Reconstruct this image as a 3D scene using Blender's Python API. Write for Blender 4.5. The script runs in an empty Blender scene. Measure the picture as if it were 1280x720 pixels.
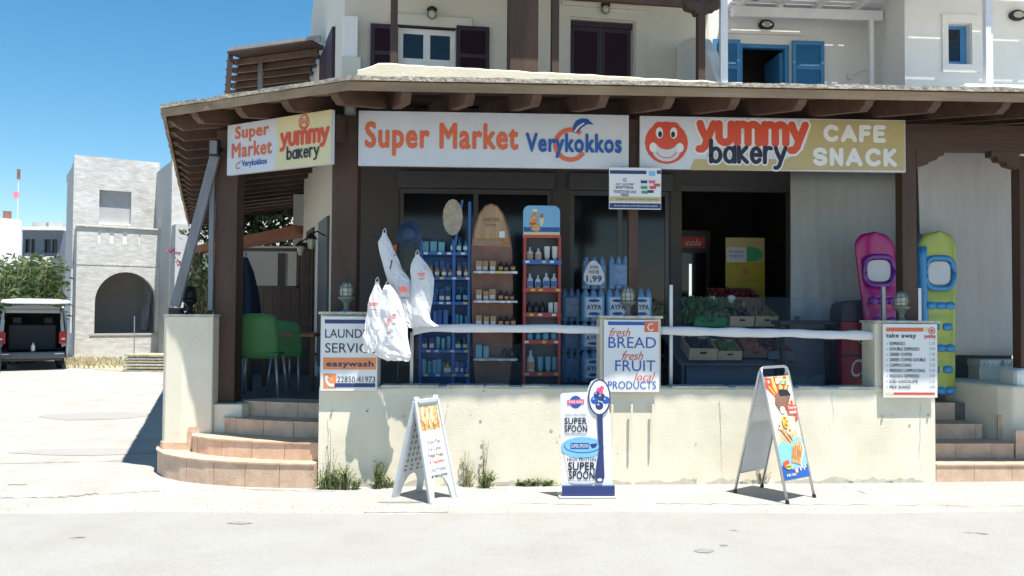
import bpy, bmesh, math, random
from mathutils import Vector, Matrix, noise
PI = math.pi
R = math.radians
rnd = random.Random(11)
scn = bpy.context.scene
col = scn.collection

# ------------------------------------------------------------ camera
CZ, F = 1.7, 1050.0
cam_d = bpy.data.cameras.new('camera'); cam = bpy.data.objects.new('camera', cam_d); col.objects.link(cam)
cam_d.sensor_width = 36; cam_d.lens = F / 1280 * 36; cam_d.clip_end = 3000; cam_d.clip_start = 0.05
PITCH, ROLL = math.atan(30 / F), 0.007
CM = Matrix.Translation((0, 0, CZ)) @ Matrix.Rotation(R(90) + PITCH, 4, 'X') @ Matrix.Rotation(ROLL, 4, 'Z')
cam.matrix_world = CM
scn.camera = cam
# ------------------------------------------------------------ light
SUN = Vector((0.8, -1.0, 4.0)).normalized()
el = math.asin(SUN.z); az = math.atan2(SUN.x, SUN.y)
w = bpy.data.worlds.new('World'); scn.world = w; w.use_nodes = True
nt = w.node_tree; bg = nt.nodes['Background']
sky = nt.nodes.new('ShaderNodeTexSky'); sky.sky_type = 'NISHITA'; sky.sun_disc = False
sky.sun_elevation = el; sky.sun_rotation = az; sky.altitude = 0; sky.air_density = 1.0; sky.dust_density = 0.15; sky.ozone_density = 2.5
hs = nt.nodes.new('ShaderNodeHueSaturation'); hs.inputs['Hue'].default_value = .488; hs.inputs['Saturation'].default_value = 1.3; nt.links.new(sky.outputs[0], hs.inputs['Color']); nt.links.new(hs.outputs[0], bg.inputs[0]); bg.inputs[1].default_value = 0.084
sd = bpy.data.lights.new('sun', 'SUN'); so = bpy.data.objects.new('sun', sd); col.objects.link(so)
sd.energy = 5.0; sd.angle = R(0.5); sd.color = (1.0, 0.96, 0.9)
so.rotation_euler = SUN.to_track_quat('Z', 'Y').to_euler()
scn.view_settings.view_transform = 'Standard'; scn.view_settings.look = 'None'
scn.view_settings.exposure = 0.96; scn.view_settings.gamma = 1
try:
    scn.cycles.max_bounces = 7; scn.cycles.transparent_max_bounces = 8
except Exception: pass

# ------------------------------------------------------------ materials
MC = {}
def mat(name, c, rough=0.75, var=0.10, scale=6.0, bump=0.0, bscale=70.0, metal=0.0, stretch=(1, 1, 1), c2=None, dirt=0.0, emit=0.0, coat=0.0):
    if name in MC: return MC[name]
    m = bpy.data.materials.new(name); m.use_nodes = True; n = m.node_tree; N = n.nodes; L = n.links
    b = N['Principled BSDF']; b.inputs['Roughness'].default_value = rough; b.inputs['Metallic'].default_value = metal
    if coat: b.inputs['Coat Weight'].default_value = coat
    tc = N.new('ShaderNodeTexCoord'); mp = N.new('ShaderNodeMapping'); mp.inputs['Scale'].default_value = stretch
    L.new(tc.outputs['Object'], mp.inputs[0])
    nz = N.new('ShaderNodeTexNoise'); nz.inputs['Scale'].default_value = scale; nz.inputs['Detail'].default_value = 5; nz.inputs['Roughness'].default_value = .6
    L.new(mp.outputs[0], nz.inputs[0])
    cr = N.new('ShaderNodeValToRGB'); cr.color_ramp.elements[0].position = .3; cr.color_ramp.elements[1].position = .7
    a = tuple(max(0, x * (1 - var)) for x in c); d = tuple(min(1, x * (1 + var)) for x in (c2 or c))
    cr.color_ramp.elements[0].color = (*a, 1); cr.color_ramp.elements[1].color = (*d, 1)
    L.new(nz.outputs[0], cr.inputs[0]); out = cr.outputs[0]
    if dirt:
        n2 = N.new('ShaderNodeTexNoise'); n2.inputs['Scale'].default_value = 1.3; n2.inputs['Detail'].default_value = 8; n2.inputs['Roughness'].default_value = .7
        L.new(tc.outputs['Object'], n2.inputs[0])
        r2 = N.new('ShaderNodeValToRGB'); r2.color_ramp.elements[0].position = .42; r2.color_ramp.elements[1].position = .75
        r2.color_ramp.elements[0].color = (1, 1, 1, 1); k = 1 - dirt; r2.color_ramp.elements[1].color = (k, k * .97, k * .92, 1)
        L.new(n2.outputs[0], r2.inputs[0])
        mx = N.new('ShaderNodeMix'); mx.data_type = 'RGBA'; mx.blend_type = 'MULTIPLY'; mx.inputs[0].default_value = 1
        L.new(out, mx.inputs[6]); L.new(r2.outputs[0], mx.inputs[7]); out = mx.outputs[2]
    L.new(out, b.inputs['Base Color'])
    if bump:
        n3 = N.new('ShaderNodeTexNoise'); n3.inputs['Scale'].default_value = bscale; n3.inputs['Detail'].default_value = 4
        L.new(mp.outputs[0], n3.inputs[0])
        bp = N.new('ShaderNodeBump'); bp.inputs['Strength'].default_value = min(1, bump); bp.inputs['Distance'].default_value = .02
        L.new(n3.outputs[0], bp.inputs['Height']); L.new(bp.outputs[0], b.inputs['Normal'])
    if emit:
        L.new(out, b.inputs['Emission Color']); b.inputs['Emission Strength'].default_value = emit
    MC[name] = m; return m
def glass(name, tint, mixf, rough=.05):
    if name in MC: return MC[name]
    m = bpy.data.materials.new(name); m.use_nodes = True; N = m.node_tree.nodes; L = m.node_tree.links
    b = N['Principled BSDF']; b.inputs['Base Color'].default_value = (*tint, 1); b.inputs['Roughness'].default_value = rough
    t = N.new('ShaderNodeBsdfTransparent'); t.inputs[0].default_value = (.95, .96, .98, 1); mx = N.new('ShaderNodeMixShader'); mx.inputs[0].default_value = mixf
    L.new(t.outputs[0], mx.inputs[1]); L.new(b.outputs[0], mx.inputs[2]); L.new(mx.outputs[0], N['Material Output'].inputs[0])
    MC[name] = m; return m
def cloth(name, c, trans, var=.06, bump=.3, see=0):
    if name in MC: return MC[name]
    m = mat(name, c, .9, var, 3, bump, 25, stretch=(3, 3, .6)); N = m.node_tree.nodes; L = m.node_tree.links
    b = N['Principled BSDF']; t = N.new('ShaderNodeBsdfTranslucent'); t.inputs[0].default_value = (*c, 1)
    mx = N.new('ShaderNodeMixShader'); mx.inputs[0].default_value = trans
    L.new(b.outputs[0], mx.inputs[1]); L.new(t.outputs[0], mx.inputs[2]); out = mx.outputs[0]
    if see:
        tr = N.new('ShaderNodeBsdfTransparent'); tr.inputs[0].default_value = (.9, .9, .9, 1); m2 = N.new('ShaderNodeMixShader'); m2.inputs[0].default_value = see; L.new(out, m2.inputs[1]); L.new(tr.outputs[0], m2.inputs[2]); out = m2.outputs[0]
    L.new(out, N['Material Output'].inputs[0])
    return m

M = dict(
 concrete=mat('pale_concrete', (.355, .345, .318), .9, .06, 2.2, .35, 90, dirt=.16),
 asphalt=mat('bleached_asphalt', (.33, .323, .30), .9, .10, 60, .5, 260, dirt=.12),
 crack=mat('crack_dirt', (.20, .19, .17), .95, .2),
 cream=mat('cream_plaster', (.75, .69, .55), .9, .04, 3, .12, 60, dirt=.14),
 creamup=mat('pale_cream_plaster', (.66, .63, .55), .9, .03, 2, .25, 60, dirt=.05),
 parap=mat('yellow_cream_plaster', (.56, .52, .40), .9, .04, 3, .3, 50, dirt=.08),
 cap=mat('weathered_cap', (.55, .53, .47), .95, .3, 14, .8, 40, dirt=.2),
 rough=mat('rough_grey_render', (.56, .55, .525), .95, .12, 3.2, 1.0, 3.4, stretch=(1, 1, 1.7), dirt=.22),
 smooth=mat('smooth_grey_render', (.42, .42, .42), .9, .06, 3, .3, 30),
 white=mat('white_paint', (.78, .78, .76), .7, .03, 3, .2, 50),
 whiteroof=mat('white_wood', (.74, .75, .76), .7, .04, 8, .1, 50),
 brown=mat('dark_brown_wood', (.070, .035, .021), .6, .3, 4, .3, 30, stretch=(1, 1, .15)),
 brownx=mat('dark_brown_wood_beam', (.056, .030, .020), .6, .3, 4, .3, 30, stretch=(.15, 1, 1)),
 raft=mat('rafter_wood', (.090, .050, .034), .65, .3, 5, .3, 30),
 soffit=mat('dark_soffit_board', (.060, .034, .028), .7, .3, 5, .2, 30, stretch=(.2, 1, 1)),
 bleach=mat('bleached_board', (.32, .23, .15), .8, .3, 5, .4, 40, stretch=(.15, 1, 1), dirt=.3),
 membrane=mat('roof_membrane', (.36, .32, .27), .9, .4, 18, 1.0, 30, dirt=.3),
 tile=mat('terracotta_tile', (.58, .385, .265), .6, .10, 7, .2, 50, c2=(.64, .46, .33), dirt=.2),
 grout=mat('grout', (.48, .35, .26), .95, .1),
 floor=mat('veranda_floor', (.12, .10, .09), .6, .2, 5),
 purple=mat('purple_paint', (.034, .012, .026), .5, .12, 3, .1, 30),
 blue=mat('blue_paint', (.05, .24, .50), .5, .1, 4, .1, 30),
 alu=mat('grey_aluminium', (.11, .112, .118), .45, .06, 4, metal=.3),
 steel=mat('bare_steel', (.55, .56, .57), .35, .06, 10, metal=.8),
 dglass=mat('dark_window_glass', (.010, .012, .016), .12, .1, 2),
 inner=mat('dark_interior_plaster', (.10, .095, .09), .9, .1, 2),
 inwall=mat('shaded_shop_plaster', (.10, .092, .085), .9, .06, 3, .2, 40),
 fboard=mat('shade_tinted_sign_board', (.60, .635, .70), .35, .03, 3, dirt=.06),  # white sign board tinted blue-grey, the eave's shade put into its colour
 tanf=mat('shade_dulled_tan_vinyl', (.46, .37, .17), .4, .05, 3),  # duller copy of the tan vinyl, shade put into its colour
 signw=mat('white_sign_board', (.74, .75, .76), .35, .02, 3, dirt=.04),
 tan=mat('tan_sign_vinyl', (.52, .42, .20), .4, .04, 3),
 tanl=mat('pale_tan_vinyl', (.66, .60, .36), .4, .04, 3),
 red=mat('red_vinyl', (.62, .075, .035), .4, .03, 3),
 orange=mat('orange_red_vinyl', (.66, .14, .055), .4, .03, 3),
 orangel=mat('light_orange_vinyl', (.75, .26, .09), .4, .03, 3),
 navy=mat('navy_vinyl', (.025, .040, .15), .4, .05, 3),
 blk=mat('black_navy_vinyl', (.012, .014, .035), .4, .05, 3),
 blue2=mat('royal_blue_vinyl', (.015, .09, .36), .4, .05, 3),
 lblue=mat('light_blue_print', (.20, .48, .74), .4, .04, 3),
 yellow=mat('yellow_print', (.72, .58, .06), .5, .05, 3),
 pinkp=mat('pink_print', (.72, .10, .25), .5, .05, 3),
 greyp=mat('grey_print', (.30, .30, .32), .5, .05, 3),
 creamp=mat('cream_print', (.78, .66, .42), .5, .05, 3),
 breadp=mat('bread_print', (.46, .22, .08), .5, .3, 30, c2=(.70, .42, .18)),
 breadd=mat('bread_print_dark', (.40, .17, .06), .5, .2, 30),
 greenp=mat('green_print', (.05, .30, .12), .5, .05, 3),
 plast=mat('grey_white_plastic', (.56, .59, .61), .5, .04, 6, .05, 40, dirt=.1),
 plasthole=mat('recess_grey_plastic', (.20, .23, .25), .6, .05),
 gchair=mat('green_plastic', (.06, .19, .06), .7, .05, 3),
 chromeleg=mat('grey_leg', (.35, .36, .37), .4, .05, metal=.5),
 stain=mat('bleached_strut_wood', (.21, .22, .24), .85, .25, 6, .4, 40, stretch=(1, 1, .2)),
 lampm=mat('verdigris_metal', (.20, .22, .18), .5, .25, 20, metal=.3),
 darkmetal=mat('dark_iron', (.025, .025, .025), .5, .2, 20, metal=.4),
 lampglass=mat('ribbed_lamp_glass', (.45, .45, .36), .15, .1, 20, coat=.5),
 rackblue=mat('blue_rack_metal', (.03, .13, .40), .4, .08, 4),
 rackred=mat('red_rack_board', (.45, .06, .05), .5, .06, 4),
 wood=mat('pale_board_wood', (.42, .27, .15), .6, .3, 4, .1, 40, stretch=(3, 1, .3)),
 wdark=mat('worn_brown_board', (.22, .11, .08), .6, .25, 5),
 crate=mat('crate_wood', (.66, .48, .28), .7, .15, 8, .2, 40),
 blkp=mat('black_plastic', (.015, .016, .02), .4, .1, 4),
 pink=mat('pink_inflatable', (.36, .010, .14), .3, .08, 3, coat=.3),
 pinkd=mat('purple_inflatable', (.16, .02, .26), .3, .08, 3, coat=.3),
 yel=mat('yellow_inflatable', (.36, .42, .07), .3, .08, 3, coat=.3),
 bluei=mat('blue_inflatable', (.03, .24, .52), .3, .08, 3, coat=.3),
 leaf=mat('weed_leaf', (.085, .13, .035), .7, .4, 20, c2=(.16, .20, .06)),
 dry=mat('dry_stem', (.32, .29, .16), .8, .2, 20),
 leafd=mat('reed_leaf', (.09, .15, .045), .6, .4, 3, c2=(.20, .27, .10)),
 leafk=mat('dark_leaf', (.018, .04, .014), .6, .4, 3, c2=(.04, .08, .025)),
 flower=mat('pink_flower', (.70, .20, .28), .7, .1),
 silver=mat('silver_car_paint', (.27, .29, .31), .3, .03, 3, metal=.4, coat=.5),
 cardark=mat('dark_car_trim', (.05, .06, .072), .5, .1),
 bumper=mat('grey_bumper', (.10, .115, .13), .5, .05),
 tyre=mat('tyre_rubber', (.02, .02, .022), .8, .1),
 taill=mat('red_tail_light', (.42, .01, .015), .2, .1),
 straw=mat('dry_grass', (.40, .35, .22), .9, .35, 9, .6, 60),
 terr=mat('orange_roof_board', (.34, .14, .07), .8, .2, 5),
 flatgrey=mat('blue_grey_render', (.14, .16, .19), .8, .08, 3),
 membraneup=mat('grey_roof_edge', (.33, .31, .29), .9, .2, 10),
)
M['tarp'] = cloth('grey_plastic_tarp', (.78, .77, .76), .5, see=.08)
M['tarpd'] = cloth('grey_fabric_screen', (.42, .44, .43), .2)
M['bag'] = cloth('white_plastic_film', (.86, .85, .86), .28, .02, .12)
M['pane'] = glass('wind_screen_glass', (.20, .30, .42), .03)
M['pet'] = glass('blue_water_bottle', (.26, .46, .72), .72, .15)

# ------------------------------------------------------------ frames
def ray(px, py):
    d = Vector(((px - 640) / F, -(py - 360) / F, -1)); return (CM.to_3x3() @ d)
class Fr:
    def __init__(s, ox, oy, th): s.o = Vector((ox, oy, 0)); s.th = th; s.u = Vector((math.cos(th), math.sin(th), 0)); s.v = Vector((-math.sin(th), math.cos(th), 0))
    def w(s, u, v, z): p = s.o + s.u * u + s.v * v; return Vector((p.x, p.y, z))
    def loc(s, px, py, v):
        d = ray(px, py); c = Vector((0, 0, CZ)); t = (s.o - c + s.v * v).dot(s.v) / d.dot(s.v); p = c + d * t
        return ((p - s.o).dot(s.u), p.z)
    def rect(s, x0, y0, x1, y1, v):
        xm, ym = (x0 + x1) / 2, (y0 + y1) / 2
        return s.loc(x0, ym, v)[0], s.loc(x1, ym, v)[0], s.loc(xm, y1, v)[1], s.loc(xm, y0, v)[1]
    def inv(s, x, y): p = Vector((x, y, 0)) - s.o; return (p.dot(s.u), p.dot(s.v))
WF = Fr(0, 0, 0)
FF = Fr(-1.87, 8.2, .0407)
CF = Fr(-3.03, 8.95, math.atan2(-.75, 1.26))
UF = Fr(-2.44, 12.0, .166)
RF = Fr(2.9, 13.6, .07)
BF = Fr((95 - 640) / F * 30, 30, R(32))
DL = Vector((-.34, .94, 0)).normalized()
GX = lambda x: max(-.09, min(.048, .006 * x))
def ground(px, py):
    d = ray(px, py); z = 0
    for _ in range(4): t = (z - CZ) / d.z; x = d.x * t; z = GX(x)
    return Vector((d.x * t, d.y * t, z))

# ------------------------------------------------------------ mesh builder
class MB:
    def __init__(s): s.v = []; s.f = []
    def add(s, vs, fs): n = len(s.v); s.v += [tuple(p) for p in vs]; s.f += [tuple(i + n for i in f) for f in fs]; return s
    def box(s, x0, x1, y0, y1, z0, z1, m=None):
        vs = [Vector(p) for p in ((x0, y0, z0), (x1, y0, z0), (x1, y1, z0), (x0, y1, z0), (x0, y0, z1), (x1, y0, z1), (x1, y1, z1), (x0, y1, z1))]
        if m: vs = [m @ p for p in vs]
        return s.add(vs, [(0, 3, 2, 1), (4, 5, 6, 7), (0, 1, 5, 4), (1, 2, 6, 5), (2, 3, 7, 6), (3, 0, 4, 7)])
    def prism(s, poly, y0, y1, m=None):          # poly in x,z extruded along y
        n = len(poly); vs = [Vector((x, y0, z)) for x, z in poly] + [Vector((x, y1, z)) for x, z in poly]
        if m: vs = [m @ p for p in vs]
        return s.add(vs, [tuple(range(n)), tuple(range(2 * n - 1, n - 1, -1))] + [((i + 1) % n, i, i + n, (i + 1) % n + n) for i in range(n)])
    def slab(s, poly, z0, z1):                   # poly in x,y (or x,y,z offsets) extruded along z
        n = len(poly); vs = [(p[0], p[1], z0 + (p[2] if len(p) > 2 else 0)) for p in poly] + [(p[0], p[1], z1 + (p[2] if len(p) > 2 else 0)) for p in poly]
        return s.add(vs, [tuple(range(n - 1, -1, -1)), tuple(range(n, 2 * n))] + [(i, (i + 1) % n, (i + 1) % n + n, i + n) for i in range(n)])
    def bar(s, a, b, wx, wy, up=Vector((0, 0, 1))):
        a = Vector(a); b = Vector(b); d = (b - a).normalized()
        x = d.cross(up); x = x.normalized() if x.length > 1e-4 else Vector((1, 0, 0)); y = x.cross(d)
        vs = [p + x * (i * wx / 2) + y * (j * wy / 2) for p in (a, b) for i, j in ((-1, -1), (1, -1), (1, 1), (-1, 1))]
        return s.add(vs, [(3, 2, 1, 0), (4, 5, 6, 7), (0, 1, 5, 4), (1, 2, 6, 5), (2, 3, 7, 6), (3, 0, 4, 7)])
    def tube(s, pts, r, n=8, cap=True):
        pts = [Vector(p) for p in pts]; rs = r if isinstance(r, (list, tuple)) else [r] * len(pts); vs = []; k = len(pts)
        for i, p in enumerate(pts):
            d = (pts[min(i + 1, k - 1)] - pts[max(i - 1, 0)]).normalized()
            x = d.cross(Vector((0, 0, 1)));
            if x.length < .05: x = d.cross(Vector((0, 1, 0)))
            x.normalize(); y = x.cross(d)
            for j in range(n): a = 2 * PI * j / n; vs.append(p + (x * math.cos(a) + y * math.sin(a)) * rs[i])
        fs = [(i * n + j, i * n + (j + 1) % n, (i + 1) * n + (j + 1) % n, (i + 1) * n + j) for i in range(k - 1) for j in range(n)]
        if cap: fs += [tuple(range(n - 1, -1, -1)), tuple(range((k - 1) * n, k * n))]
        return s.add(vs, fs)
    def lathe(s, prof, c=(0, 0, 0), n=12, sx=1, sy=1):
        vs = []; k = len(prof)
        for r, z in prof:
            for j in range(n): a = 2 * PI * j / n; vs.append((c[0] + r * math.cos(a) * sx, c[1] + r * math.sin(a) * sy, c[2] + z))
        fs = [(i * n + j, i * n + (j + 1) % n, (i + 1) * n + (j + 1) % n, (i + 1) * n + j) for i in range(k - 1) for j in range(n)]
        return s.add(vs, fs + [tuple(range(n - 1, -1, -1)), tuple(range((k - 1) * n, k * n))])
    def ball(s, c, r, n=8, k=5, sz=1):
        return s.lathe([(max(.001, r * math.sin(PI * i / k)), -r * sz * math.cos(PI * i / k)) for i in range(k + 1)], c, n)
    def wall(s, u0, u1, z0, z1, holes, v0, v1):  # slab with rectangular openings and their reveals
        us = sorted({u0, u1} | {min(max(h[i], u0), u1) for h in holes for i in (0, 1)}); zs = sorted({z0, z1} | {min(max(h[i], z0), z1) for h in holes for i in (2, 3)})
        def solid(i, j):
            if i < 0 or j < 0 or i >= len(us) - 1 or j >= len(zs) - 1: return False
            a = (us[i] + us[i + 1]) / 2; b = (zs[j] + zs[j + 1]) / 2
            return not any(h[0] < a < h[1] and h[2] < b < h[3] for h in holes)
        for i in range(len(us) - 1):
            for j in range(len(zs) - 1):
                if not solid(i, j): continue
                a, b, c, d = us[i], us[i + 1], zs[j], zs[j + 1]
                s.add([(a, v0, c), (b, v0, c), (b, v0, d), (a, v0, d)], [(0, 1, 2, 3)]); s.add([(a, v1, c), (b, v1, c), (b, v1, d), (a, v1, d)], [(3, 2, 1, 0)])
                if not solid(i - 1, j): s.add([(a, v0, c), (a, v0, d), (a, v1, d), (a, v1, c)], [(0, 1, 2, 3)])
                if not solid(i + 1, j): s.add([(b, v0, c), (b, v0, d), (b, v1, d), (b, v1, c)], [(3, 2, 1, 0)])
                if not solid(i, j - 1): s.add([(a, v0, c), (b, v0, c), (b, v1, c), (a, v1, c)], [(3, 2, 1, 0)])
                if not solid(i, j + 1): s.add([(a, v0, d), (b, v0, d), (b, v1, d), (a, v1, d)], [(0, 1, 2, 3)])
        return s

ORG = {}
def props(o, label=None, cat=None, group=None, kind=None):
    if label: o['label'] = label
    if cat: o['category'] = cat
    if group: o['group'] = group
    if kind: o['kind'] = kind
    return o
def mesh_of(name, mb, m, off=(0, 0, 0), smooth=False):
    me = bpy.data.meshes.new(name); me.from_pydata([(x - off[0], y - off[1], z - off[2]) for x, y, z in mb.v], [], mb.f); me.update()
    bm = bmesh.new(); bm.from_mesh(me); bmesh.ops.recalc_face_normals(bm, faces=bm.faces) if smooth else None; bm.to_mesh(me); bm.free()
    if smooth:
        for p in me.polygons: p.use_smooth = True
    me.materials.append(m); return me
def bev(o, wd):
    if wd: b = o.modifiers.new('bevel', 'BEVEL'); b.width = wd; b.segments = 2; b.limit_method = 'ANGLE'; b.angle_limit = R(40)
    return o
def thing(name, label, cat, fr=WF, at=(0, 0, 0), group=None, kind=None):
    o = bpy.data.objects.new(name, None); col.objects.link(o); o.empty_display_size = .1
    o.location = fr.w(*at); o.rotation_euler = (0, 0, fr.th); ORG[o] = at
    return props(o, label, cat, group, kind)
def part(name, mb, m, parent, label=None, kind=None, smooth=False, bevel=0):
    r = parent; 
    while r not in ORG: r = r.parent
    off = ORG[r]
    o = bpy.data.objects.new(name, mesh_of(name, mb, m, off, smooth)); col.objects.link(o); o.parent = parent
    bev(o, bevel); return props(o, label, None, None, kind)
def solo(name, mb, m, label, cat, fr=WF, group=None, smooth=False, bevel=0, kind=None):
    xs = [p[0] for p in mb.v]; ys = [p[1] for p in mb.v]; zs = [p[2] for p in mb.v]
    at = ((min(xs) + max(xs)) / 2, (min(ys) + max(ys)) / 2, min(zs))
    o = bpy.data.objects.new(name, mesh_of(name, mb, m, at, smooth)); col.objects.link(o); o.location = fr.w(*at); o.rotation_euler = (0, 0, fr.th); ORG[o] = at
    bev(o, bevel); return props(o, label, cat, group, kind)
def dup(o, loc=None, label=None, parent=None, rz=None, scale=None):
    c = o.copy(); col.objects.link(c)
    if parent: c.parent = parent
    if loc is not None: c.location = loc
    if rz is not None: c.rotation_euler = (0, 0, rz)
    if scale: c.scale = (scale,) * 3
    if label: c['label'] = label
    for ch in list(o.children): dup(ch, parent=c)
    return c

# ------------------------------------------------------------ flat prints
class Surf:      # a flat face on which print lies; x,z in face coordinates, off = distance out of the face
    def __init__(s, f): s.f = f
def vsurf(v): return Surf(lambda x, z, off: (x, v - off, z))
LAY = .0018
class Print:
    def __init__(s, surf, root): s.s = surf; s.root = root; s.d = {}
    def mb(s, m, name='print'):
        return s.d.setdefault((name, m), MB())
    def poly(s, m, pts, lay=1, name='print'):
        s.mb(m, name).add([s.s.f(x, z, lay * LAY) for x, z in pts], [tuple(range(len(pts)))])
    def rect(s, m, x0, x1, z0, z1, lay=1, name='print'): s.poly(m, [(x0, z0), (x1, z0), (x1, z1), (x0, z1)], lay, name)
    def ell(s, m, x, z, rx, rz, lay=1, n=20, name='print'): s.poly(m, [(x + rx * math.cos(2 * PI * i / n), z + rz * math.sin(2 * PI * i / n)) for i in range(n)], lay, name)
    def ring(s, m, x, z, rx, rz, t, a0=0, a1=360, lay=1, n=24):
        P = []
        for i in range(n + 1):
            a = R(a0 + (a1 - a0) * i / n); P.append(((x + rx * math.cos(a), z + rz * math.sin(a)), (x + (rx - t) * math.cos(a), z + (rz - t) * math.sin(a))))
        mb = s.mb(m)
        for i in range(n): mb.add([s.s.f(*P[i][0], lay * LAY), s.s.f(*P[i + 1][0], lay * LAY), s.s.f(*P[i + 1][1], lay * LAY), s.s.f(*P[i][1], lay * LAY)], [(0, 1, 2, 3)])
    def text(s, m, t, x0, x1, z0, z1, bold=0.0, lay=2, shear=0.0):
        cu = bpy.data.curves.new('t', 'FONT'); cu.body = t; cu.shear = shear; cu.resolution_u = 3; cu.space_character = 1.0 + bold * 2.2
        ob = bpy.data.objects.new('t', cu); me = bpy.data.meshes.new_from_object(ob)
        vs = [v.co for v in me.vertices]
        if vs:
            a0, a1 = min(v.x for v in vs), max(v.x for v in vs); b0, b1 = min(v.y for v in vs), max(v.y for v in vs)
            sx = (x1 - x0) / (a1 - a0); sz = (z1 - z0) / (b1 - b0)
            g = bold * .75; sx = (x1 - x0) / (a1 - a0 + 2 * g); sz = (z1 - z0) / (b1 - b0 + 2 * g)
            for k, (dx, dz) in enumerate([(0, 0)] if not bold else [(math.cos(q * PI / 4), math.sin(q * PI / 4)) for q in range(8)]):
                s.mb(m, 'lettering').add([s.s.f(x0 + (v.x - a0 + g + g * dx) * sx, z0 + (v.y - b0 + g + g * dz) * sz, lay * LAY + k * .00018) for v in vs], [tuple(p.vertices) for p in me.polygons])
        bpy.data.objects.remove(ob); bpy.data.curves.remove(cu); bpy.data.meshes.remove(me)
    def strokes(s, m, t, x0, x1, z0, z1, wd, lay=2, grow=0.0):
        segs, W, lo, hi = layout(t); k = 0
        sx = (x1 - x0 - wd) / W; sz = (z1 - z0 - wd) / (hi - lo); mb = s.mb(m, 'lettering')
        for pl in segs:
            pts = [Vector((x0 + wd / 2 + x * sx, z0 + wd / 2 + (z - lo) * sz)) for x, z in pl]; h = wd / 2 + grow; off = lay * LAY + k * .00025; k = (k + 1) % 6
            Lf, Rt = [], []
            for i, p in enumerate(pts):
                d = pts[min(i + 1, len(pts) - 1)] - pts[max(i - 1, 0)]; d.normalize(); q = Vector((-d.y, d.x)) * h; Lf.append(p + q); Rt.append(p - q)
            for i in range(len(pts) - 1): mb.add([s.s.f(*q, off) for q in (Lf[i], Lf[i + 1], Rt[i + 1], Rt[i])], [(0, 1, 2, 3)])
            for p, a in ((pts[0], pts[0] - pts[1]), (pts[-1], pts[-1] - pts[-2])):
                b = math.atan2(a.y, a.x); mb.add([s.s.f(p.x + h * math.cos(b - PI / 2 + PI * j / 8), p.y + h * math.sin(b - PI / 2 + PI * j / 8), off) for j in range(9)], [tuple(range(9))])
    def done(s):
        for (name, m), mb in s.d.items():
            if mb.v: part(name, mb, m, s.root)
def arc(cx, cy, rx, ry, a0, a1, n=10): return [(cx + rx * math.cos(R(a0 + (a1 - a0) * i / n)), cy + ry * math.sin(R(a0 + (a1 - a0) * i / n))) for i in range(n + 1)]
GL = {
 'u': ([[(0, 1), (0, .4)] + arc(.3, .35, .3, .35, 180, 360) + [(.6, 1)]], .6),
 'm': ([[(0, 0), (0, 1)], [(0, .6)] + arc(.26, .68, .26, .32, 180, 0) + [(.52, 0)], [(.52, .6)] + arc(.78, .68, .26, .32, 180, 0) + [(1.04, 0)]], 1.04),
 'y': ([[(0, 1), (.08, .7), (.34, .15)], [(.66, 1), (.34, .12), (.24, -.2), (.1, -.36), (-.05, -.36)]], .62),
 'b': ([[(0, 1.45), (0, 0)], arc(.32, .46, .32, .46, 180, 540, 14)], .64), 'a': ([arc(.32, .48, .32, .48, 0, 360, 14), [(.66, 1), (.66, 0)]], .66),
 'k': ([[(0, 1), (0, 0)], [(.5, 1), (.05, .5), (.55, 0)]], .55), 'e': ([[(.04, .5), (.6, .5)], arc(.32, .48, .3, .48, 0, 320, 14)], .62), 'r': ([[(0, 1), (0, 0)], [(0, .55)] + arc(.28, .66, .26, .34, 180, 60, 6)], .45),
 'C': ([arc(.42, .5, .4, .5, 45, 315, 14)], .72), 'A': ([[(0, 0), (.38, 1), (.76, 0)], [(.16, .3), (.6, .3)]], .76), 'F': ([[(0, 0), (0, 1), (.5, 1)], [(0, .52), (.42, .52)]], .5), 'E': ([[(.52, 0), (0, 0), (0, 1), (.52, 1)], [(0, .52), (.44, .52)]], .52),
 'S': ([arc(.32, .74, .3, .26, 20, 270, 9) + arc(.32, .25, .31, .25, 90, -160, 9)], .62), 'N': ([[(0, 0), (0, 1), (.56, 0), (.56, 1)]], .56), 'K': ([[(0, 0), (0, 1)], [(.52, 1), (.05, .5), (.56, 0)]], .56)}
def layout(t):
    out = []; x = 0
    for c in t:
        g, wd = GL[c]; out += [[(x + a, b) for a, b in pl] for pl in g]; x += wd + (.42 if c.isupper() else .30)
    sp = []
    for pl in out:      # split at sharp corners so that every limb has round ends
        cur = [pl[0]]
        for i in range(1, len(pl)):
            cur.append(pl[i])
            if i < len(pl) - 1:
                a = Vector(pl[i]) - Vector(pl[i - 1]); b = Vector(pl[i + 1]) - Vector(pl[i])
                if a.length > 1e-6 and b.length > 1e-6 and abs(a.angle_signed(b)) > R(38): sp.append(cur); cur = [pl[i]]
        sp.append(cur)
    out = sp
    xs = [p[0] for pl in out for p in pl]; zs = [p[1] for pl in out for p in pl]; x0 = min(xs)
    return [[(a - x0, b) for a, b in pl] for pl in out], max(xs) - x0, min(zs), max(zs)
def face_logo(P, x, z, r, lay=2):
    P.ell(M['red'], x, z, r, r * .98, lay); P.ell(M['fboard'], x, z - r * .36, r * .64, r * .50, lay + 1)
    P.ell(M['red'], x, z + r * .06, r * .50, r * .38, lay + 2); P.ring(M['red'], x, z - r * .30, r * .50, r * .42, r * .04, 200, 340, lay=lay + 2)
    for sx in (-1, 1):
        P.ell(M['red'], x + sx * r * .34, z + r * .56, r * .32, r * .40, lay + 1)
        P.ell(M['signw'], x + sx * r * .33, z + r * .45, r * .17, r * .26, lay + 3); P.ell(M['blk'], x + sx * r * .30, z + r * .38, r * .09, r * .14, lay + 4)
        P.ell(M['signw'], x + sx * r * .62, z - r * .22, r * .17, r * .22, lay + 3)
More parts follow.
